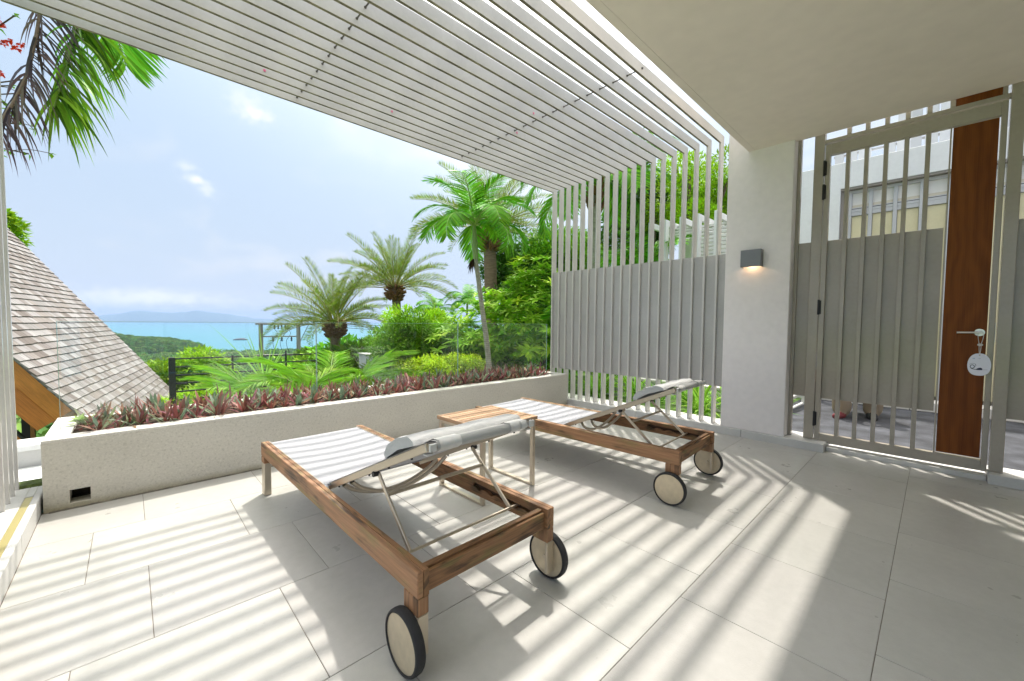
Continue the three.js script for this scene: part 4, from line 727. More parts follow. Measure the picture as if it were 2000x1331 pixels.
// plumeria: grey forking branches carrying whorls of long leaves
function plumeria(label, pos, R, nWhorl, s) {
  reseed(s); const t = thing('plumeria_shrub', label, 'shrub', pos, 0, 'large leaved shrubs beside the screen'); const L = new Leaves(), tips = [];
  for (let i = 0; i < nWhorl; i++) { let d; do d = V(rr(-1, 1), rr(-0.35, 1), rr(-1, 1)); while (d.length() > 1 || d.length() < 0.55); const e = V(d.x * R[0], R[1] * 0.42 + d.y * R[1] * 0.58, d.z * R[2]); tips.push(e);
    const axis = e.clone().sub(V(0, R[1] * 0.2, 0)).normalize().add(V(0, 0.8, 0)).normalize(); const n = 9 + (rnd() * 6 | 0), base = tint(0.22), yel = rnd() < 0.12 ? 1.5 : 1;
    for (let k = 0; k < n; k++) { const a = k * 2.4, side = V(Math.cos(a), 0, Math.sin(a)); const o = side.sub(axis.clone().multiplyScalar(side.dot(axis))).normalize().multiplyScalar(rr(0.7, 1.2)).add(axis.clone().multiplyScalar(rr(0.1, 0.9))).normalize(); const c = rr(0.85, 1.15); L.blade(e, o, rr(0.13, 0.24), rr(0.035, 0.055), axis, [base[0] * c * yel, base[1] * c * (yel > 1 ? 1.25 : 1), base[2] * c], 0.35, 3); } }
  branchy(t, barkM.branch, tips.filter((e, i) => i % 3 === 0), V(0, -0.3, 0), 0.028, 'branch');
  mesh('crown', L.build(), LM.plumeria, t);
}
plumeria('large leaved shrub with grey branches, tallest one right against the screen posts', [5.20, 0.05, -4.95], [0.62, 2.25, 0.75], 190, 401);
plumeria('large leaved shrub behind the slim palm trunk, second from the screen', [5.15, 0.0, -6.1], [0.85, 1.75, 0.8], 180, 402);
plumeria('low large leaved shrub left of the slim palm trunk', [4.75, -0.1, -6.6], [0.7, 1.35, 0.6], 120, 403);
bushyTree('fine_leaved_shrub', 'dense fine leaved bamboo like shrub behind the middle glass panel', 'shrub', [4.1, -0.35, -7.1], LM.mid, { r: [0.85, 0.62, 0.7], h: 0.95, blobs: 26, n: 15000, leaf: 0.085, aspect: 0.3, trunkR: 0.03, s: 411, br: [0.2, 0.42] });
bushyTree('fine_leaved_shrub', 'bright fine leaved shrub rising behind the bamboo like hedge', 'shrub', [5.2, -0.1, -8.6], LM.bright, { r: [1.2, 0.62, 0.8], h: 0.85, blobs: 24, n: 14000, leaf: 0.10, aspect: 0.32, trunkR: 0.03, s: 412, br: [0.2, 0.45] });
bushyTree('fine_leaved_shrub', 'bright fine leaved shrub between the bamboo like hedge and the slim palm', 'shrub', [4.95, -0.2, -7.7], LM.bright, { r: [0.7, 0.6, 0.6], h: 1.0, blobs: 22, n: 12000, leaf: 0.095, aspect: 0.34, trunkR: 0.03, s: 423, br: [0.2, 0.42] });
bushyTree('lime_shrub', 'low lime yellow shrub just behind the red planting', 'shrub', [3.72, -0.1, -5.35], LM.lime, { r: [0.95, 0.24, 0.45], h: 0.42, blobs: 30, n: 12000, leaf: 0.055, aspect: 0.4, trunkR: 0.015, s: 413, br: [0.12, 0.24] });
bushyTree('lime_shrub', 'small lime yellow shrub below the grey box wall', 'shrub', [2.75, -0.35, -5.75], LM.lime, { r: [0.5, 0.16, 0.4], h: 0.32, blobs: 16, n: 5000, leaf: 0.055, aspect: 0.4, trunkR: 0.015, s: 414, br: [0.1, 0.2] });
bushyTree('hedge_bush', 'mid green bush filling the slope under the arching palms', 'shrub', [2.0, -1.5, -6.9], LM.mid, { r: [1.7, 0.5, 0.9], h: 0.75, blobs: 30, n: 15000, leaf: 0.085, aspect: 0.4, trunkR: 0.03, s: 415, br: [0.25, 0.5] });
bushyTree('hedge_bush', 'deep green low bush at the feet of the large leaved shrubs', 'shrub', [4.5, -0.3, -5.7], LM.deep, { r: [0.9, 0.4, 0.5], h: 0.4, blobs: 22, n: 9000, leaf: 0.08, aspect: 0.4, trunkR: 0.02, s: 416, br: [0.2, 0.36] });
bushyTree('hedge_bush', 'rounded bush on the slope behind the black railing', 'shrub', [1.3, -1.75, -9.6], LM.bright, { r: [1.3, 0.7, 1.1], h: 0.9, blobs: 22, n: 12000, leaf: 0.10, aspect: 0.45, trunkR: 0.04, s: 417, br: [0.3, 0.6] });
bushyTree('garden_tree', 'round bright green tree left of the black railing post', 'tree', [1.0, -2.7, -14.6], LM.bright, { r: [1.15, 0.8, 1.1], h: 2.1, blobs: 18, n: 12000, leaf: 0.14, aspect: 0.5, trunkR: 0.09, s: 418, br: [0.4, 0.7] });
bushyTree('garden_tree', 'deep green tree just below the roof verge', 'tree', [1.75, -3.3, -11.9], LM.mid, { r: [1.5, 0.9, 1.2], h: 1.7, blobs: 20, n: 13000, leaf: 0.13, aspect: 0.5, trunkR: 0.09, s: 419, br: [0.4, 0.75] });
bushyTree('garden_tree', 'bright green tree peeping over the top of the shingle roof', 'tree', [-3.5, -0.1, -18.5], LM.bright, { r: [1.4, 0.8, 1.2], h: 3.7, blobs: 16, n: 7000, leaf: 0.17, aspect: 0.5, trunkR: 0.12, s: 420, br: [0.35, 0.7] });
bushyTree('garden_tree', 'dark leaved tree beside the grey box wall down the slope', 'tree', [12.0, -4.6, -29.5], LM.deep, { r: [0.9, 0.9, 0.9], h: 3.3, blobs: 14, n: 5000, leaf: 0.22, aspect: 0.5, trunkR: 0.12, s: 421, br: [0.4, 0.8] });
bushyTree('garden_tree', 'bushy green tree standing right of the dark tree, before the sea', 'tree', [14.6, -4.6, -30.5], LM.mid, { r: [1.6, 1.2, 1.2], h: 3.0, blobs: 16, n: 7000, leaf: 0.22, aspect: 0.5, trunkR: 0.12, s: 422, br: [0.5, 0.9] });
// behind the screen
bushyTree('garden_tree', 'tall bright yellow green tree behind the screen, over the white pergola', 'tree', [12.8, 0, -5.1], LM.bright, { r: [2.0, 1.5, 1.5], h: 4.7, blobs: 26, n: 22000, leaf: 0.13, aspect: 0.35, trunkR: 0.14, s: 431, br: [0.45, 0.9] });
bushyTree('garden_tree', 'tall dark leaved tree behind the screen, left of the bright tree', 'tree', [13.2, 0, -7.8], LM.deep, { r: [1.9, 2.6, 1.6], h: 4.6, blobs: 30, n: 20000, leaf: 0.17, aspect: 0.45, trunkR: 0.16, s: 432, br: [0.5, 0.95] });
bushyTree('garden_tree', 'dense green tree behind the middle of the screen', 'tree', [9.6, -0.2, -7.9], LM.mid, { r: [1.6, 2.0, 1.3], h: 2.8, blobs: 30, n: 20000, leaf: 0.14, aspect: 0.45, trunkR: 0.14, s: 433, br: [0.45, 0.85] });
bushyTree('garden_tree', 'deep green tree filling the view behind the left half of the screen', 'tree', [8.6, -0.2, -7.9], LM.deep, { r: [1.0, 1.8, 0.9], h: 1.9, blobs: 26, n: 16000, leaf: 0.13, aspect: 0.45, trunkR: 0.12, s: 434, br: [0.4, 0.75] });
bushyTree('garden_tree', 'green tree at the far right behind the white pergola', 'tree', [13.6, 0, -2.0], LM.mid, { r: [1.5, 1.3, 1.3], h: 3.6, blobs: 20, n: 12000, leaf: 0.15, aspect: 0.45, trunkR: 0.12, s: 435, br: [0.45, 0.85] });
bushyTree('garden_tree', 'dark tree between the tallest date palm and the screen', 'tree', [11.4, -0.3, -10.8], LM.deep, { r: [2.3, 2.3, 1.3], h: 2.9, blobs: 30, n: 18000, leaf: 0.17, aspect: 0.4, trunkR: 0.16, s: 436, br: [0.5, 0.95] });
// a palm right behind the screen with a rusty leaf base, and low palms
{ reseed(441); const t = thing('screen_palm', 'green palm behind the screen with a rust brown leaf base', 'palm tree', [7.35, -0.3, -5.17]);
  trunk([V(0, 0, 0), V(0.02, 2, 0), V(0, 4.3, 0)], [0.13, 0.11, 0.11], barkM.grey, 'trunk', t); const sp = []; for (let i = 0; i < 60; i++) { const a = rnd() * 6.283, h = rr(3.75, 4.5); sp.push(cyl(V(Math.cos(a) * 0.10, h, Math.sin(a) * 0.10), V(Math.cos(a) * 0.22, h + 0.2, Math.sin(a) * 0.22), 0.04, 0.02, 5)); } mesh('leaf_base', sp, barkM.boot, t);
  for (let i = 0; i < 16; i++) addFrond(t, royalF[i % 3], LM.royal, barkM.rachisG, i * 2.4, lerp(1.2, -0.3, i / 16), rr(1.0, 1.25), rr(-0.3, 0.3), V(0, 4.5, 0)); }
[[6.6, -0.4, -4.7, 'young green palm close behind the left part of the screen'], [8.2, 0.2, -5.1, 'palm with spreading fronds behind the middle of the screen'], [8.9, 1.3, -4.9, 'palm whose fronds hang over the white pergola']].forEach(([x, y, z, l], k) => { reseed(450 + k); const t = thing('garden_palm', l, 'palm tree', [x, y, z], 0, 'green palms behind the screen'); trunk([V(0, -1.5, 0), V(0, 0, 0), V(0, 0.9, 0)], [0.09, 0.08, 0.06], barkM.grey, 'trunk', t); for (let i = 0; i < 16; i++) addFrond(t, royalF[i % 3], LM.royal, barkM.rachisG, i * 2.4 + k, lerp(1.35, 0.05, i / 16), rr(0.95, 1.25), rr(-0.3, 0.3), V(0, 0.9, 0)); });
[[9.7, 0.4, -15.2, 'left of the two thin palms rising behind the shrubs'], [10.9, 0.6, -14.4, 'right of the two thin palms rising behind the shrubs']].forEach(([x, y, z, l], k) => { reseed(470 + k); const t = thing('thin_palm', l, 'palm tree', [x, y, z], 0, 'thin palms behind the shrubs'); trunk([V(0, -2, 0), V(0, 0.2, 0), V(0.02, 1.2 + 0.2 * k, 0)], [0.06, 0.05, 0.045], barkM.grey, 'trunk', t); for (let i = 0; i < 12; i++) addFrond(t, royalF[i % 3], LM.royal, barkM.rachisG, i * 2.4 + k, lerp(1.3, 0.1, i / 12), rr(0.6, 0.8), rr(-0.3, 0.3), V(0.02, 1.2 + 0.2 * k, 0)); });
// strappy plants at the foot of the screen
[[5.0, 0.02, -3.45], [5.25, 0.02, -3.0], [5.1, 0.02, -2.55], [5.35, 0.02, -2.2], [5.0, 0.02, -1.95], [5.3, 0.02, -1.7], [4.95, 0.02, -4.1], [5.45, 0.0, -3.6]].forEach(([x, y, z], k) => {
  reseed(500 + k); const t = thing('strappy_plant', ['farthest', 'second farthest', 'third farthest', 'middle', 'third nearest', 'nearest', 'most hidden', 'rearmost'][k] + ' tuft of green strap leaves at the foot of the screen', 'plant', [x, y, z], 0, 'strap leaved plants behind the screen');
  const L = new Leaves(); for (let i = 0; i < 60; i++) { const d = dirOf(rnd() * 6.283, rr(0.45, 1.4)); L.blade(V(rr(-0.08, 0.08), 0, rr(-0.08, 0.08)), d, rr(0.3, 0.62), rr(0.02, 0.035), V(0, 1, 0), tint(0.25), rr(0.3, 0.8), 3); } mesh('foliage', L.build(), k % 3 === 1 ? LM.areca : LM.grassy, t); });
// ---- the palm whose fronds hang in at the top left, and the flowering twigs beside it
{
  // leaflets that fall under their own weight from a hanging stem
  const strand = (L, o, d, len, w, g, col) => { const b0 = L.p.length / 3, n = 6, W = [0.5, 1, 1, 0.85, 0.55, 0.25, 0]; let p = o.clone(), q = d.clone().normalize(); const up = V(rr(-1, 1), rr(-0.3, 0.3), 1.2).normalize(); for (let k = 0; k <= n; k++) { const s = q.clone().cross(up).normalize().multiplyScalar(w * W[k] / 2), c = 0.85 + 0.3 * k / n; L.p.push(p.x + s.x, p.y + s.y, p.z + s.z, p.x - s.x, p.y - s.y, p.z - s.z); for (let e = 0; e < 2; e++) L.c.push(col[0] * c, col[1] * c, col[2] * c); if (k) { const a = b0 + (k - 1) * 2; L.i.push(a, a + 1, a + 3, a, a + 3, a + 2); } p = p.clone().add(q.clone().multiplyScalar(len / n)); q.y -= g / n; q.normalize(); } };
  const t = thing('overhanging_palm', 'palm at the upper left whose green frond and dry brown frond hang under the pergola', 'palm tree', [-1.35, -3, -5.0]);
  const top = V(0.75, 6.95, 0.25);
  trunk([V(-0.6, -1, 0), V(-0.3, 3, 0), V(0.3, 5.8, 0.15), top.clone()], [0.15, 0.13, 0.11, 0.1], barkM.grey, 'trunk', t);
  const A = (x, y, z) => V(x + 1.35, y + 3, z + 5.0);
  // hung fronds: stem start and direction in world terms
  const hung = (name, path, mat, smat, nR, nL, lenR, lenL, w, g, shade, label) => {
    const c = new THREE.CatmullRomCurve3(path.map((q) => A(...q))), L = new Leaves();
    for (let i = 0; i < nR; i++) { const q = c.getPoint(i / nR), f = i / nR; const k = shade(); strand(L, q, V(rr(0.55, 1.0) * (1 - 0.45 * f), rr(-0.75, -0.15) - 0.3 * f, rr(-0.75, 0.75)), lenR * rr(0.72, 1.08) * (1 - 0.25 * f), w * rr(0.8, 1.3), g * rr(0.7, 1.4), k); }
    for (let i = 0; i < nL; i++) { const q = c.getPoint(0.1 + 0.9 * i / nL); const k = shade(); strand(L, q, V(rr(-0.55, 0.15), rr(-1.0, -0.5), rr(-0.7, 0.7)), lenL * rr(0.6, 1.1), w * rr(0.8, 1.2), g * rr(0.7, 1.4), k); }
    const m = mesh(name, L.build(), mat, t); if (label) tag(m, label); mesh('rib', new THREE.TubeGeometry(c, 20, 0.010, 6), smat, m);
  };
  reseed(523);
  const green = () => { const k = rnd() < 0.4 ? rr(0.28, 0.6) : rr(0.7, 1.25), y = rr(0.75, 1.3); return [k * y, k, k * rr(0.7, 1.3)]; }, brown = () => { const k = rr(0.4, 1.5), y = rr(0.85, 1.2); return [k * y, k, k * rr(0.85, 1.35)]; };
  hung('frond', [[-0.22, 3.52, -4.55], [-0.25, 3.2, -4.5], [-0.31, 2.85, -4.46], [-0.36, 2.62, -4.44]], LM.hang, barkM.rachisG, 74, 30, 0.58, 0.42, 0.020, 1.35, green);
  hung('dry_frond', [[-0.38, 3.5, -4.44], [-0.42, 3.1, -4.42], [-0.49, 2.72, -4.41], [-0.62, 2.36, -4.41]], LM.dead, barkM.deadStem, 60, 44, 0.46, 0.38, 0.012, 1.7, brown, 'dry brown hanging frond');
  for (let i = 0; i < 9; i++) addFrond(t, royalF[i % 3], LM.royal, barkM.rachisG, i * 2.4 + 2.5, lerp(1.3, 0.35, i / 9), 1.1, 0, top);
}
{
  reseed(541); const t = thing('flowering_tree', 'thin bare twigs with a few red flowers at the upper left corner', 'tree', [-3.4, -3, -7.4]);
  const tw = [], L = new Leaves(); const W = (x, y, z) => V(x + 3.4, y + 3, z + 7.4); const tips = [];
  trunk([V(0, -1, 0), V(0.3, 3, 0.3), V(0.9, 5.2, 1.0)], [0.14, 0.11, 0.07], barkM.brown, 'trunk', t);
  const root = W(-2.5, 2.2, -6.4);
  for (let i = 0; i < 26; i++) { const e = W(rr(-1.5, -0.55), rr(2.3, 3.75), rr(-5.7, -5.1)); const m = root.clone().lerp(e, 0.55).add(V(rr(-0.2, 0.2), rr(-0.15, 0.25), rr(-0.1, 0.1))); tw.push(tube([root, m, e], 0.0055, 12, 5)); tips.push(e, m.clone().lerp(e, 0.5)); for (let k = 0; k < 3; k++) { const s = m.clone().lerp(e, rr(0.2, 0.95)), f = s.clone().add(V(rr(-0.05, 0.25), rr(-0.28, 0.12), rr(-0.1, 0.1))); tw.push(tube([s, s.clone().lerp(f, 0.5).add(V(0, 0.02, 0)), f], 0.0028, 6, 4)); tips.push(f); } }
  mesh('branch', tw, barkM.brown, t);
  for (const p of tips) if (rnd() < 0.75) for (let k = 0; k < 3; k++) L.blade(p, V(rr(-1, 1), rr(-0.8, 0.4), rr(-1, 1)).normalize(), rr(0.03, 0.06), 0.03, V(0, 1, 0), tint(0.2), 0.3); mesh('foliage', L.build(), LM.mid, t);
  const fl = leafMat([0.85, 0.08, 0.03], 0.6, 0.3);
  [[-0.71, 3.52, -5.42], [-0.68, 3.42, -5.46], [-0.70, 3.38, -5.42], [-0.60, 3.40, -5.4], [-0.63, 3.36, -5.4], [-0.74, 3.60, -5.5], [-0.72, 3.12, -5.4]].forEach((p) => { const f = new Leaves(), o = W(...p); for (let k = 0; k < 20; k++) f.blade(o.clone().add(V(rr(-0.015, 0.015), rr(-0.012, 0.012), rr(-0.015, 0.015))), V(rr(-1, 1), rr(-1, 1), rr(-1, 1)).normalize(), rr(0.02, 0.032), 0.022, V(0, 1, 0), tint(0.3), 0.2); mesh('flower', f.build(), fl, t); });
}
// ---- red and green rosettes in the planter
{
  const variants = [0, 1, 2, 3, 4].map((k) => { reseed(600 + k); const leaves = []; const n = 10 + k % 3 * 2; for (let i = 0; i < n; i++) { const L = new Leaves(), q = i / n, el = lerp(1.5, 0.4, Math.pow(q, 0.9)) + rr(-0.25, 0.25), green = rnd() < 0.42; const c = green ? [rr(0.24, 0.34), rr(0.33, 0.42), rr(0.2, 0.28)] : rnd() < 0.2 ? [0.42, 0.26, 0.17] : [rr(0.29, 0.45), rr(0.13, 0.20), rr(0.125, 0.185)]; L.blade(V(rr(-0.022, 0.022), rr(0, 0.03), rr(-0.022, 0.022)), dirOf(i * 2.4 + rr(-0.5, 0.5), el), rr(0.10, 0.215) * lerp(1, 0.8, q), rr(0.019, 0.030), V(0, 1, 0), c, rr(-0.15, 0.35), 3); leaves.push(L.build()); } return leaves; });
  reseed(640); const spots = [];
  for (let row = 0; row < 5; row++) for (let x = -0.18; x < 4.1; x += 0.108) { const px = x + rr(-0.035, 0.035) + (row % 2) * 0.05, pz = -3.60 - row * 0.105 + rr(-0.025, 0.025); if (Math.abs(pz + 3.72) < 0.012) continue; if (px > 4.05) continue; spots.push([px, pz, row]); }
  const protos = [];
  spots.forEach(([x, z, row], i) => {
    const k = (rnd() * 5) | 0; let t;
    if (!protos[k]) { t = protos[k] = thing('rosette_plant', 'red and green spiky rosette plant growing in the stone planter', 'plant', [0, 0, 0], 0, 'red and green rosettes massed in the planter'); variants[k].forEach((g) => mesh('leaf', g, LM.rhoeo, t)); }
    else { t = protos[k].clone(); t.name = numbered('rosette_plant'); scene.add(t); }
    const s = rr(0.55, 1.04) * (x < 0.3 ? 0.9 : 1); t.position.set(x, 0.385, z); t.rotation.set(row === 0 ? rr(0.0, 0.4) : rr(-0.25, 0.25), rnd() * 6.283, rr(-0.25, 0.25)); t.scale.setScalar(s);
  });
  reseed(690); const L = new Leaves(); for (let i = 0; i < 500; i++) L.blade(V(rr(-0.25, 4.15), 0.385 + rr(0, 0.03), rr(-4.05, -3.56)), V(rr(-1, 1), rr(-0.1, 0.5), rr(-1, 1)).normalize(), rr(0.05, 0.13), rr(0.012, 0.024), V(0, 1, 0), rnd() < 0.6 ? [0.36, 0.22, 0.12] : [0.32, 0.09, 0.08], 0.3, 3);
  tag(mesh('dry_leaves', L.build(), LM.rhoeo), 'brown dry leaves littering the soil of the planter', 'leaf litter', null, 'stuff');
  // a pale green seedling at the left end
  const P = new Leaves(); for (let i = 0; i < 34; i++) P.blade(V(rr(-0.02, 0.02), rr(0, 0.04), rr(-0.02, 0.02)), dirOf(rnd() * 6.283, rr(0.2, 1.3)), rr(0.03, 0.065), 0.024, V(0, 1, 0), [1, 1, 1], 0.3); const s = thing('seedling', 'small pale green seedling at the left end of the planter', 'plant', [-0.235, 0.41, -3.80]); mesh('foliage', P.build(), leafMat([0.42, 0.58, 0.22], 0.5, 0.4), s);
}

// ================================================================ slope, town, sea and islands
const ground = (x, z) => { const d = Math.max(0, -z - 4.2), right = sstep(2.2, 6.5, x) * (1 - sstep(10, 40, d)); let y = -1.35 - 61 * (1 - Math.exp(-Math.max(0, d - 3) / 240)) - 0.03 * Math.min(d, 30); y = lerp(y, -0.45 - 0.02 * d, right); if (z > -4.2) y = x > 4.5 ? -0.10 : -1.35; y += (d > 6 ? 1 : d / 6) * 0.35 * fbm(x * 0.12, z * 0.12, 3, 3) + (d > 60 ? 2.5 * fbm(x * 0.01, z * 0.01, 5, 3) : 0); return y; };
{
  const xs = [], zs = []; for (let i = -60; i <= 60; i++) { const t = i / 60; xs.push(Math.sign(t) * (Math.abs(t) * 30 + Math.pow(Math.abs(t), 4) * 3200)); } for (let j = 0; j <= 110; j++) { const t = j / 110; zs.push(14 - t * 70 - Math.pow(t, 4.5) * 850); }
  const pos = [], idx = [], uv = [], col = []; for (const z of zs) for (const x of xs) { const dx = Math.max(0, Math.abs(x) - 60); let y = ground(x, z); pos.push(x, y, z); uv.push(x, z); const k = 0.8 + 0.5 * fbm(x * 0.3, z * 0.3, 1, 3); col.push(0.15 * k, 0.25 * k, 0.06 * k); }
  const n = xs.length; for (let j = 0; j + 1 < zs.length; j++) for (let i = 0; i + 1 < n; i++) { const cx = (xs[i] + xs[i + 1]) / 2, cz = (zs[j] + zs[j + 1]) / 2; if (cx > -0.6 && cx < 16 && cz > -1.36 && cz < 9) continue; const a = j * n + i; idx.push(a, a + 1, a + n, a + 1, a + n + 1, a + n); }
  const g = new THREE.BufferGeometry(); g.setAttribute('position', new THREE.Float32BufferAttribute(pos, 3)); g.setAttribute('uv', new THREE.Float32BufferAttribute(uv, 2)); g.setAttribute('color', new THREE.Float32BufferAttribute(col, 3)); g.setIndex(idx); g.computeVertexNormals();
  const m = mesh('terrain', g, new THREE.MeshStandardMaterial({ vertexColors: true, roughness: 1, side: THREE.DoubleSide, bumpMap: with_rep(T.mottle, 0.5), bumpScale: 0.15 }), scene); m.userData.kind = 'structure';
}
{ // sea out to the horizon
  const g = new THREE.CircleGeometry(13600, 160); g.rotateX(-Math.PI / 2); const a = g.attributes.position, u = g.attributes.uv; for (let i = 0; i < a.count; i++) u.setXY(i, a.getX(i) / 60, a.getZ(i) / 60);
  const m = mesh('sea', g, std([0.035, 0.20, 0.265], 0.32, { bumpMap: with_rep(T.mottle, 1), bumpScale: 0.25 }), scene, [0, -60, 0]); m.userData.kind = 'structure';
  // beach
  const b = []; for (let i = 0; i < 40; i++) { const t = i / 39, az = lerp(-0.05, 0.35, t), r = 905 + 25 * Math.sin(t * 7) + 60 * Math.max(0, 0.3 - t); b.push([Math.sin(az) * r, -Math.cos(az) * r]); }
  const pos = [], idx = []; b.forEach(([x, z], i) => { pos.push(x, -59.2, z, x * 0.965, -57.9, z * 0.965); if (i) { const k = i * 2; idx.push(k - 2, k, k - 1, k, k + 1, k - 1); } });
  const bg = new THREE.BufferGeometry(); bg.setAttribute('position', new THREE.Float32BufferAttribute(pos, 3)); bg.setIndex(idx); bg.computeVertexNormals(); mesh('beach', bg, std([0.62, 0.57, 0.48], 1, { side: THREE.DoubleSide }), scene).userData.kind = 'structure';
}
{ // far island and the wooded headland
  function ridge(name, az0, az1, dist, depth, hfn, mat, nx = 120, ny = 14, base = -60) {
    const pos = [], idx = []; for (let i = 0; i <= nx; i++) for (let j = 0; j <= ny; j++) { const u = i / nx, v = j / ny, az = THREE.MathUtils.degToRad(lerp(az0, az1, u)), r = dist + (v - 0.25) * depth, prof = Math.sin(Math.PI * Math.min(1, v * 1.05)); const h = hfn(u, v) * prof; pos.push(Math.sin(az) * r, base - 1 + h, -Math.cos(az) * r); if (i && j) { const a = (i - 1) * (ny + 1) + j - 1, b = a + ny + 1; idx.push(a, a + 1, b, a + 1, b + 1, b); } }
    const g = new THREE.BufferGeometry(); g.setAttribute('position', new THREE.Float32BufferAttribute(pos, 3)); g.setIndex(idx); g.computeVertexNormals(); const m = mesh(name, g, mat, scene); m.userData.kind = 'structure'; return m;
  }
  // skyline of the island read off in degrees: azimuth, height above the horizon
  const sk = [[-3.5, 0.25], [-1.5, 0.72], [0.75, 1.18], [2.0, 1.1], [3.2, 1.0], [4.3, 1.12], [5.6, 1.3], [7.0, 1.12], [8.2, 1.0], [9.8, 0.72], [11.2, 0.5], [12.6, 0.42], [13.8, 0.2], [15.2, 0.02]];
  const el = (az) => { for (let i = 1; i < sk.length; i++) if (az <= sk[i][0]) { const t = (az - sk[i - 1][0]) / (sk[i][0] - sk[i - 1][0]); return lerp(sk[i - 1][1], sk[i][1], t * t * (3 - 2 * t)); } return 0; };
  ridge('hills', -3.5, 15.2, 11800, 1600, (u, v) => Math.tan(THREE.MathUtils.degToRad(el(lerp(-3.5, 15.2, u)))) * 12200 * (1 + 0.10 * fbm(u * 40, v * 3, 2, 4)) + 6, std([0.10, 0.15, 0.12], 1, { side: THREE.DoubleSide }));
  const head = (u) => 44 * Math.pow(1 - u, 0.85) * (1 + 0.2 * Math.sin(u * 9)) + 3;
  ridge('hills', -6, 5.6, 1010, 220, (u, v) => head(u), std([0.09, 0.16, 0.05], 1, { side: THREE.DoubleSide }), 60, 10);
  // woods on the headland and down the slope: one mass of tree crowns
  const crownG = [0, 1].map((k) => { reseed(700 + k); const L = new Leaves(); clumps(L, blobsIn(0, 0.2, 0, 0.75, 0.5, 0.75, 9, 0.3, 0.5), 420, 0.26, 0.5, 0.6, 0.35); return L.build(); });
  const place = (name, label, list, geo, mat) => { const im = new THREE.InstancedMesh(geo, mat, list.length); im.name = numbered(name); im.castShadow = im.receiveShadow = true; const d = new THREE.Object3D(), c = new THREE.Color(); list.forEach(([x, y, z, s, k], i) => { d.position.set(x, y, z); d.scale.set(s, s * rr(0.75, 1.15), s); d.rotation.y = rnd() * 6.28; d.updateMatrix(); im.setMatrixAt(i, d.matrix); c.setRGB(k[0], k[1], k[2]); im.setColorAt(i, c); }); tag(im, label, 'woodland', null, 'stuff'); scene.add(im); };
  const tone = () => { const k = rr(0.65, 1.4), y = rr(0.8, 1.35); return [k * y, k * 1.05, k * 0.9]; };
  reseed(720); let list = [];
  for (let i = 0; i < 1500; i++) { const u = Math.pow(rnd(), 0.8), v = rnd() * 0.5, az = THREE.MathUtils.degToRad(lerp(-6, 5.9, u)), r = 1010 + (v - 0.25) * 220; list.push([Math.sin(az) * r, -61 + head(u) * Math.sin(Math.PI * v * 1.05) + 3, -Math.cos(az) * r, rr(4, 9), tone()]); }
  place('headland_wood', 'hazy green wood covering the headland by the sea', list, crownG[0], LM.far);
  list = [];
  for (let i = 0; i < 9000; i++) { const r = 30 + 860 * Math.pow(rnd(), 0.75), az = rr(-0.2, 0.62); const x = Math.sin(az) * r, z = -Math.cos(az) * r, s = Math.min(2.2 + r * 0.012, 6.5) * rr(0.7, 1.3); list.push([x, ground(x, z) + s * 0.35, z, s, tone()]); }
  place('slope_wood', 'green tree canopy running down the slope to the shore', list, crownG[1], LM.far);
  list = [];
  for (let i = 0; i < 1300; i++) { const r = rr(6.2, 32), az = rr(-0.35, 0.75); const x = Math.sin(az) * r, z = -Math.cos(az) * r, s = rr(0.5, 1.3) * (r < 10 ? 0.6 : 1); if (z > -5.6 || (x < 0.3 && z > -14)) continue; list.push([x, ground(x, z) + s * 0.2, z, s, tone().map((v) => v * 0.8)]); }
  place('slope_undergrowth', 'mixed green undergrowth on the slope below the terrace', list, crownG[0], LM.mid);
}
// ---- a few house roofs among the trees
[[39, -128, 7, 5, 0.5, [0.55, 0.52, 0.5], 'grey roofed house among the trees below the black railing'], [17.5, -112, 8, 6, 0.2, [0.62, 0.44, 0.38], 'house with a pinkish roof among the trees, seen through the black railing'], [22, -128, 7, 6, 1.1, [0.6, 0.6, 0.62], 'pale roofed house just beyond the pinkish roof'], [62, -190, 14, 8, 0.3, [0.7, 0.7, 0.71], 'long pale roof near the shore, right of the utility poles'], [72, -172, 10, 7, 0.8, [0.55, 0.55, 0.6], 'blue grey roofed house beside the long pale roof'], [30, -240, 16, 9, 0.1, [0.66, 0.62, 0.58], 'low pale house below the beach']].forEach(([x, z, w, d, a, c, l], i) => {
  const y = ground(x, z) + 1.5, t = thing('distant_house', l, 'house', [x, y, z], a, 'small houses among the trees down the slope');
  mesh('wall', cbox(-w / 2, w / 2, -3, 3.2, -d / 2, d / 2, 0.05), std([0.65, 0.63, 0.6], 0.9), t);
  const r = extrude([[-d / 2 - 0.6, 3.2], [d / 2 + 0.6, 3.2], [0, 3.2 + d * 0.32]], w + 1.2, 0.05); r.rotateY(Math.PI / 2); r.translate(-w / 2 - 0.6, 0.02, 0); mesh('roof', r, std(c, 0.8), t);
  for (const k of [-0.3, 0, 0.3]) mesh('window', cbox(k * w - 0.6, k * w + 0.6, 0.9, 2.3, d / 2 + 0.005, d / 2 + 0.05, 0.01), std([0.08, 0.09, 0.1], 0.2), t);
});
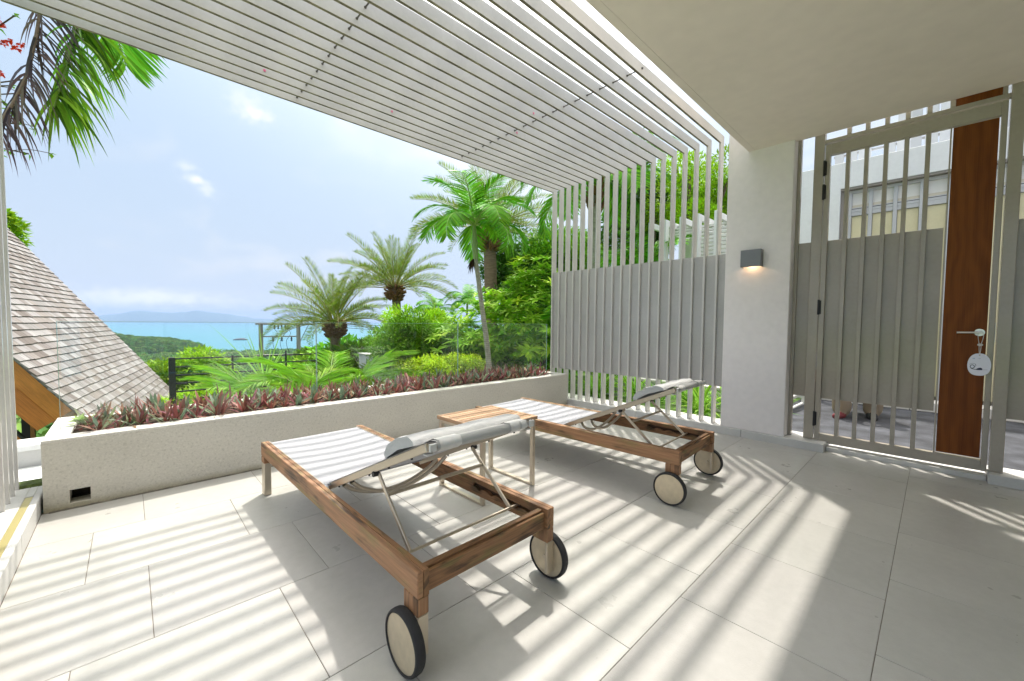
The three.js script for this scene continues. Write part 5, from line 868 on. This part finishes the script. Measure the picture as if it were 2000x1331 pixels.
{ // boat and islet
  const b = thing('boat', 'small dark boat out on the sea, off the headland', 'boat', [75, -60, -1150], 0.4);
  mesh('hull', extrude([[-6, 0], [5, 0], [7, 2.2], [-6.3, 2.0]], 3, 0.1), std([0.06, 0.07, 0.09], 0.5), b); mesh('cabin', cbox(-4, 1.5, 2.0, 5.2, 0.5, 2.5, 0.1), std([0.10, 0.10, 0.11], 0.5), b); mesh('mast', cyl(V(0, 5, 1.5), V(0, 8, 1.5), 0.15, 0.1, 6), M.darkMetal, b);
  const rock = (name, l, x, z, s) => { const g = new THREE.IcosahedronGeometry(1, 3), a = g.attributes.position; for (let i = 0; i < a.count; i++) { const k = 1 + 0.5 * fbm(a.getX(i) * 2, a.getY(i) * 2, a.getZ(i) * 2 + x, 3); a.setXYZ(i, a.getX(i) * s[0] * k, a.getY(i) * s[1] * k, a.getZ(i) * s[2] * k); } g.computeVertexNormals(); solo(name, g, std([0.09, 0.10, 0.10], 0.9), l, 'rock', null, [x, -60, z]); };
  rock('islet', 'small dark islet in the sea left of the utility poles', 248, -1480, [19, 6, 10]); rock('reef', 'low dark reef at the tip of the headland', 92, -990, [17, 2.2, 5]);
}
{ // H-frame of two concrete utility poles with cross-arms
  const t = thing('utility_poles', 'pair of concrete utility poles joined by crossarms, in front of the sea', 'utility poles', [14.1, 0, -58.3], -0.24);
  const pm = std([0.42, 0.42, 0.38], 0.9, { map: with_rep(T.mottle, 1) }), wm = std([0.24, 0.235, 0.22], 0.8);
  for (const x of [-2.1, 2.1]) mesh('pole', cyl(V(x, -22, 0), V(x, 0.7, 0), 0.34, 0.24, 8), pm, t);
  mesh('crossarm', cbox(-2.7, 4.2, 0.55, 0.78, -0.32, -0.14, 0.02), wm, t); mesh('crossarm', cbox(-2.0, 2.2, -1.02, -0.86, -0.32, -0.16, 0.02), wm, t); mesh('platform', cbox(-2.9, 1.4, -3.45, -3.25, -0.5, 0.4, 0.02), wm, t);
  const ins = (x, y, up) => mesh('insulator', [cyl(V(x, y, -0.23), V(x, y + (up ? 0.5 : -0.55), -0.23), 0.09, 0.06, 7), cyl(V(x, y + (up ? 0.18 : -0.2), -0.23), V(x, y + (up ? 0.24 : -0.26), -0.23), 0.15, 0.15, 7), cyl(V(x, y + (up ? 0.36 : -0.4), -0.23), V(x, y + (up ? 0.42 : -0.46), -0.23), 0.14, 0.14, 7)], M.darkMetal, t);
  for (const x of [-0.6, -0.2, 0.2, 0.6, 0.9]) ins(x, 0.54, false); for (const x of [2.5, 4.0]) ins(x, 0.79, true); for (const x of [-0.8, 0.2, 1.3]) ins(x, -1.03, false); for (const x of [-2.0, 0.6]) ins(x, -3.24, true);
  mesh('brace', [cyl(V(2.3, -1.6, -0.1), V(3.3, 0.6, -0.2), 0.05, 0.05, 5)], wm, t);
  const w = []; for (const [x, y] of [[-0.6, 0], [0.2, 0], [0.9, 0]]) w.push(tube([V(x, y, -0.23), V(x + 0.3, -0.5, -0.2), V(x - 0.2, -1.6, -0.23), V(x + 0.1, -3.2, -0.23)], 0.025, 16, 5)); mesh('jumper_wire', w, M.darkMetal, t);
  const l = []; for (const y of [0.75, 0.45, 0.15]) l.push(tube([V(4.1, y + 0.3, -0.2), V(16, y - 0.35, 3), V(40, y + 0.6, 10)], 0.035, 24, 5)); mesh('power_line', l, M.darkMetal, t);
}
{ // black railing on the next terrace down
  const t = thing('black_railing', 'black metal railing with thin bars beyond the left glass panel', 'railing');
  const bm = std([0.022, 0.025, 0.03], 0.5, { metalness: 0.3 });
  mesh('post', cbox(0.47, 0.56, -1.6, 0.455, -9.03, -8.94, 0.004, 1), bm, t); mesh('post', cbox(1.36, 1.39, -1.6, 0.455, -8.98, -8.95, 0.003, 1), bm, t); mesh('post', cbox(2.25, 2.28, -1.6, 0.455, -8.98, -8.95, 0.003, 1), bm, t);
  for (let k = 0; k < 7; k++) mesh('rail', bar(V(0.56, 0.43 - k * 0.142, -8.97), V(3.1, 0.41 - k * 0.142, -8.97), 0.02, 0.024, 0.002), bm, t);
}
{ const t = thing('box_wall', 'pale grey rendered box wall at the left of the bamboo like shrub', 'wall', [0, 0, 0]); mesh('wall', cbox(4.85, 6.6, -3, 0.16, -11.6, -11.0, 0.006), std([0.42, 0.44, 0.50], 0.85, { map: with_rep(T.scuff, 0.6) }), t); mesh('coping', cbox(4.82, 6.6, 0.1605, 0.18, -11.62, -10.97, 0.004), M.kerb, t); }

// ================================================================ person crouching behind the gate
{
  const t = thing('person', 'person in loose beige trousers crouching on the asphalt behind the gate', 'person', [6.30, 0.004, -0.62]);
  // one field for the whole body; joints in metres, facing the gate (-x)
  const J = { hip: [0.30, 0.27, 0], chest: [0.12, 0.62, 0], neck: [0.06, 0.80, 0], headB: [0.03, 0.90, 0], headT: [0.015, 1.0, 0] };
  const bones = [];
  const add = (a, b, ra, rb, c) => bones.push([a, b, ra, rb, c]);
  const cloth = [0.23, 0.185, 0.13], shirt = [0.42, 0.45, 0.50], skin = [0.44, 0.26, 0.17], shoe = [0.03, 0.03, 0.032], hairC = [0.025, 0.02, 0.018];
  add([0.30, 0.27, -0.07], [0.30, 0.27, 0.07], 0.135, 0.135, cloth); add([0.28, 0.32, 0], J.chest, 0.135, 0.15, shirt); add([0.11, 0.66, -0.14], [0.11, 0.66, 0.14], 0.075, 0.075, shirt); add(J.chest, J.neck, 0.09, 0.055, shirt); add(J.neck, J.headB, 0.05, 0.055, skin);
  for (const s of [-1, 1]) {
    const z = s * 0.10, dx = s > 0 ? 0.06 : -0.16;
    add([0.28, 0.26, z], [-0.06 + dx * 0.6, 0.46, s * 0.17], 0.105, 0.082, cloth); add([-0.06 + dx * 0.6, 0.46, s * 0.17], [0.04 + dx, 0.13, s * 0.13], 0.078, 0.075, cloth); add([0.04 + dx, 0.15, s * 0.13], [0.035 + dx, 0.105, s * 0.13], 0.088, 0.085, cloth); add([0.05 + dx, 0.08, s * 0.13], [0.04 + dx, 0.05, s * 0.13], 0.038, 0.036, skin);
    add([0.07 + dx, 0.035, s * 0.13], [-0.12 + dx, 0.028, s * 0.15], 0.036, 0.030, s < 0 ? [0.17, 0.03, 0.035] : shoe); add([-0.02 + dx, 0.03, s * 0.12], [-0.12 + dx, 0.026, s * 0.165], 0.034, 0.026, s < 0 ? [0.17, 0.03, 0.035] : shoe);
    add([0.11, 0.66, s * 0.16], [-0.02, 0.50, s * 0.25], 0.055, 0.046, shirt); add([-0.02, 0.50, s * 0.25], [-0.19, 0.44, s * 0.10], 0.042, 0.030, skin);
  }
  function field(bones, lo, size, res, k) {
    const mc = new MarchingCubes(res, new THREE.MeshBasicMaterial(), false, false, 400000); mc.isolation = 0; const f = mc.field; const h = size / 2;
    for (let z = 0; z < res; z++) for (let y = 0; y < res; y++) for (let x = 0; x < res; x++) {
      const p = [lo[0] + h + (x - res / 2) / (res / 2) * h, lo[1] + h + (y - res / 2) / (res / 2) * h, lo[2] + h + (z - res / 2) / (res / 2) * h]; let acc = 0;
      for (const [a, b, ra, rb] of bones) { const ab = [b[0] - a[0], b[1] - a[1], b[2] - a[2]], ap = [p[0] - a[0], p[1] - a[1], p[2] - a[2]]; const t = clamp((ap[0] * ab[0] + ap[1] * ab[1] + ap[2] * ab[2]) / Math.max(1e-9, ab[0] ** 2 + ab[1] ** 2 + ab[2] ** 2)); const d = Math.hypot(ap[0] - ab[0] * t, ap[1] - ab[1] * t, ap[2] - ab[2] * t) - lerp(ra, rb, t); acc += Math.exp(-d / k); }
      f[x + y * res + z * res * res] = k * Math.log(acc + 1e-30);
    }
    mc.update(); const n = mc.count, pos = new Float32Array(n * 3), col = new Float32Array(n * 3);
    for (let i = 0; i < n; i++) { const p = [0, 1, 2].map((a) => lo[a] + h + mc.positionArray[i * 3 + a] * h); pos.set(p, i * 3); let best = 1e9, c = null; for (const [a, b, ra, rb, cc] of bones) { const ab = [b[0] - a[0], b[1] - a[1], b[2] - a[2]], ap = [p[0] - a[0], p[1] - a[1], p[2] - a[2]]; const t = clamp((ap[0] * ab[0] + ap[1] * ab[1] + ap[2] * ab[2]) / Math.max(1e-9, ab[0] ** 2 + ab[1] ** 2 + ab[2] ** 2)); const d = Math.hypot(ap[0] - ab[0] * t, ap[1] - ab[1] * t, ap[2] - ab[2] * t) - lerp(ra, rb, t); if (d < best) { best = d; c = cc; } } col.set(c, i * 3); }
    let g = new THREE.BufferGeometry(); g.setAttribute('position', new THREE.BufferAttribute(pos, 3)); g.setAttribute('color', new THREE.BufferAttribute(col, 3)); g = mergeVertices(g, 1e-4); g.computeVertexNormals(); return g.toNonIndexed();
  }
  const body = field(bones, [-0.5, -0.06, -0.55], 1.1, 92, 0.014);
  const { position: bp } = body.attributes; for (let i = 0; i < bp.count; i++) { const y = bp.getY(i); if (y < 0.35 && y > 0.09) { const f = 0.010 * fbm(bp.getX(i) * 9, y * 26, bp.getZ(i) * 9, 3); bp.setX(i, bp.getX(i) + f); bp.setZ(i, bp.getZ(i) + f); } }
  // head with a face, turned towards the gate and bent down a little
  const hb = []; const H = (a, b, ra, rb, c = skin) => hb.push([a, b, ra, rb, c]);
  H([0.02, 0.955, 0], [0.03, 0.985, 0], 0.088, 0.086); H([-0.025, 0.905, 0], [-0.03, 0.93, 0], 0.055, 0.06); H([-0.075, 0.955, 0], [-0.095, 0.93, 0], 0.010, 0.016); H([-0.078, 0.895, -0.018], [-0.078, 0.895, 0.018], 0.010, 0.010, [0.40, 0.17, 0.13]); H([-0.05, 0.87, 0], [-0.045, 0.875, 0], 0.026, 0.026); for (const s of [-1, 1]) { H([-0.066, 0.962, s * 0.032], [-0.068, 0.962, s * 0.032], 0.011, 0.011, [0.10, 0.07, 0.06]); H([0.025, 0.965, s * 0.082], [0.03, 0.93, s * 0.08], 0.017, 0.012); H([-0.05, 0.99, s * 0.03], [-0.062, 0.985, s * 0.018], 0.014, 0.012); } H([0.05, 0.86, 0], [0.035, 0.9, 0], 0.052, 0.05);
  H([0.045, 1.0, 0], [0.055, 0.96, 0], 0.090, 0.088, hairC); H([-0.01, 1.03, -0.03], [-0.01, 1.03, 0.03], 0.058, 0.058, hairC);
  const head = field(hb, [-0.15, 0.78, -0.15], 0.36, 84, 0.006);
  // hands, clasped loosely in front of the knees: palm, four bent fingers, thumb
  const hands = []; for (const s of [-1, 1]) { const fb = [], w = [-0.19, 0.44, s * 0.10], F = (a, b, ra, rb) => fb.push([a, b, ra, rb, skin]); F(w, [-0.235, 0.42, s * 0.075], 0.029, 0.032); F([-0.23, 0.425, s * 0.065], [-0.25, 0.41, s * 0.062], 0.026, 0.024); for (let k = 0; k < 4; k++) { const oy = 0.438 - k * 0.019, l = [0.9, 1, 0.95, 0.78][k]; const a = [-0.262, oy, s * 0.060], b = [-0.262 - 0.030 * l, oy - 0.006, s * 0.042], c = [-0.280 - 0.012 * l, oy - 0.020 * l, s * 0.018], d = [-0.272, oy - 0.034 * l, s * 0.002]; F([-0.235, oy - 0.004, s * 0.068], a, 0.0095, 0.0092); F(a, b, 0.0090, 0.0085); F(b, c, 0.0085, 0.0080); F(c, d, 0.008, 0.0072); } F([-0.215, 0.455, s * 0.078], [-0.235, 0.470, s * 0.05], 0.013, 0.0105); F([-0.235, 0.470, s * 0.05], [-0.258, 0.472, s * 0.028], 0.0105, 0.0088); hands.push(field(fb, [-0.34, 0.30, s * 0.06 - 0.13], 0.26, 84, 0.0035)); }
  for (const g of [body, head, ...hands]) { g.deleteAttribute('uv'); }
  mesh('body', [body, head, ...hands], new THREE.MeshStandardMaterial({ vertexColors: true, roughness: 0.85 }), t);
}
// ---------------------------------------------------------------- draw
scene.traverse((o) => { if (o.isMesh) { o.castShadow = true; o.receiveShadow = true; } });
renderer.render(scene, camera);
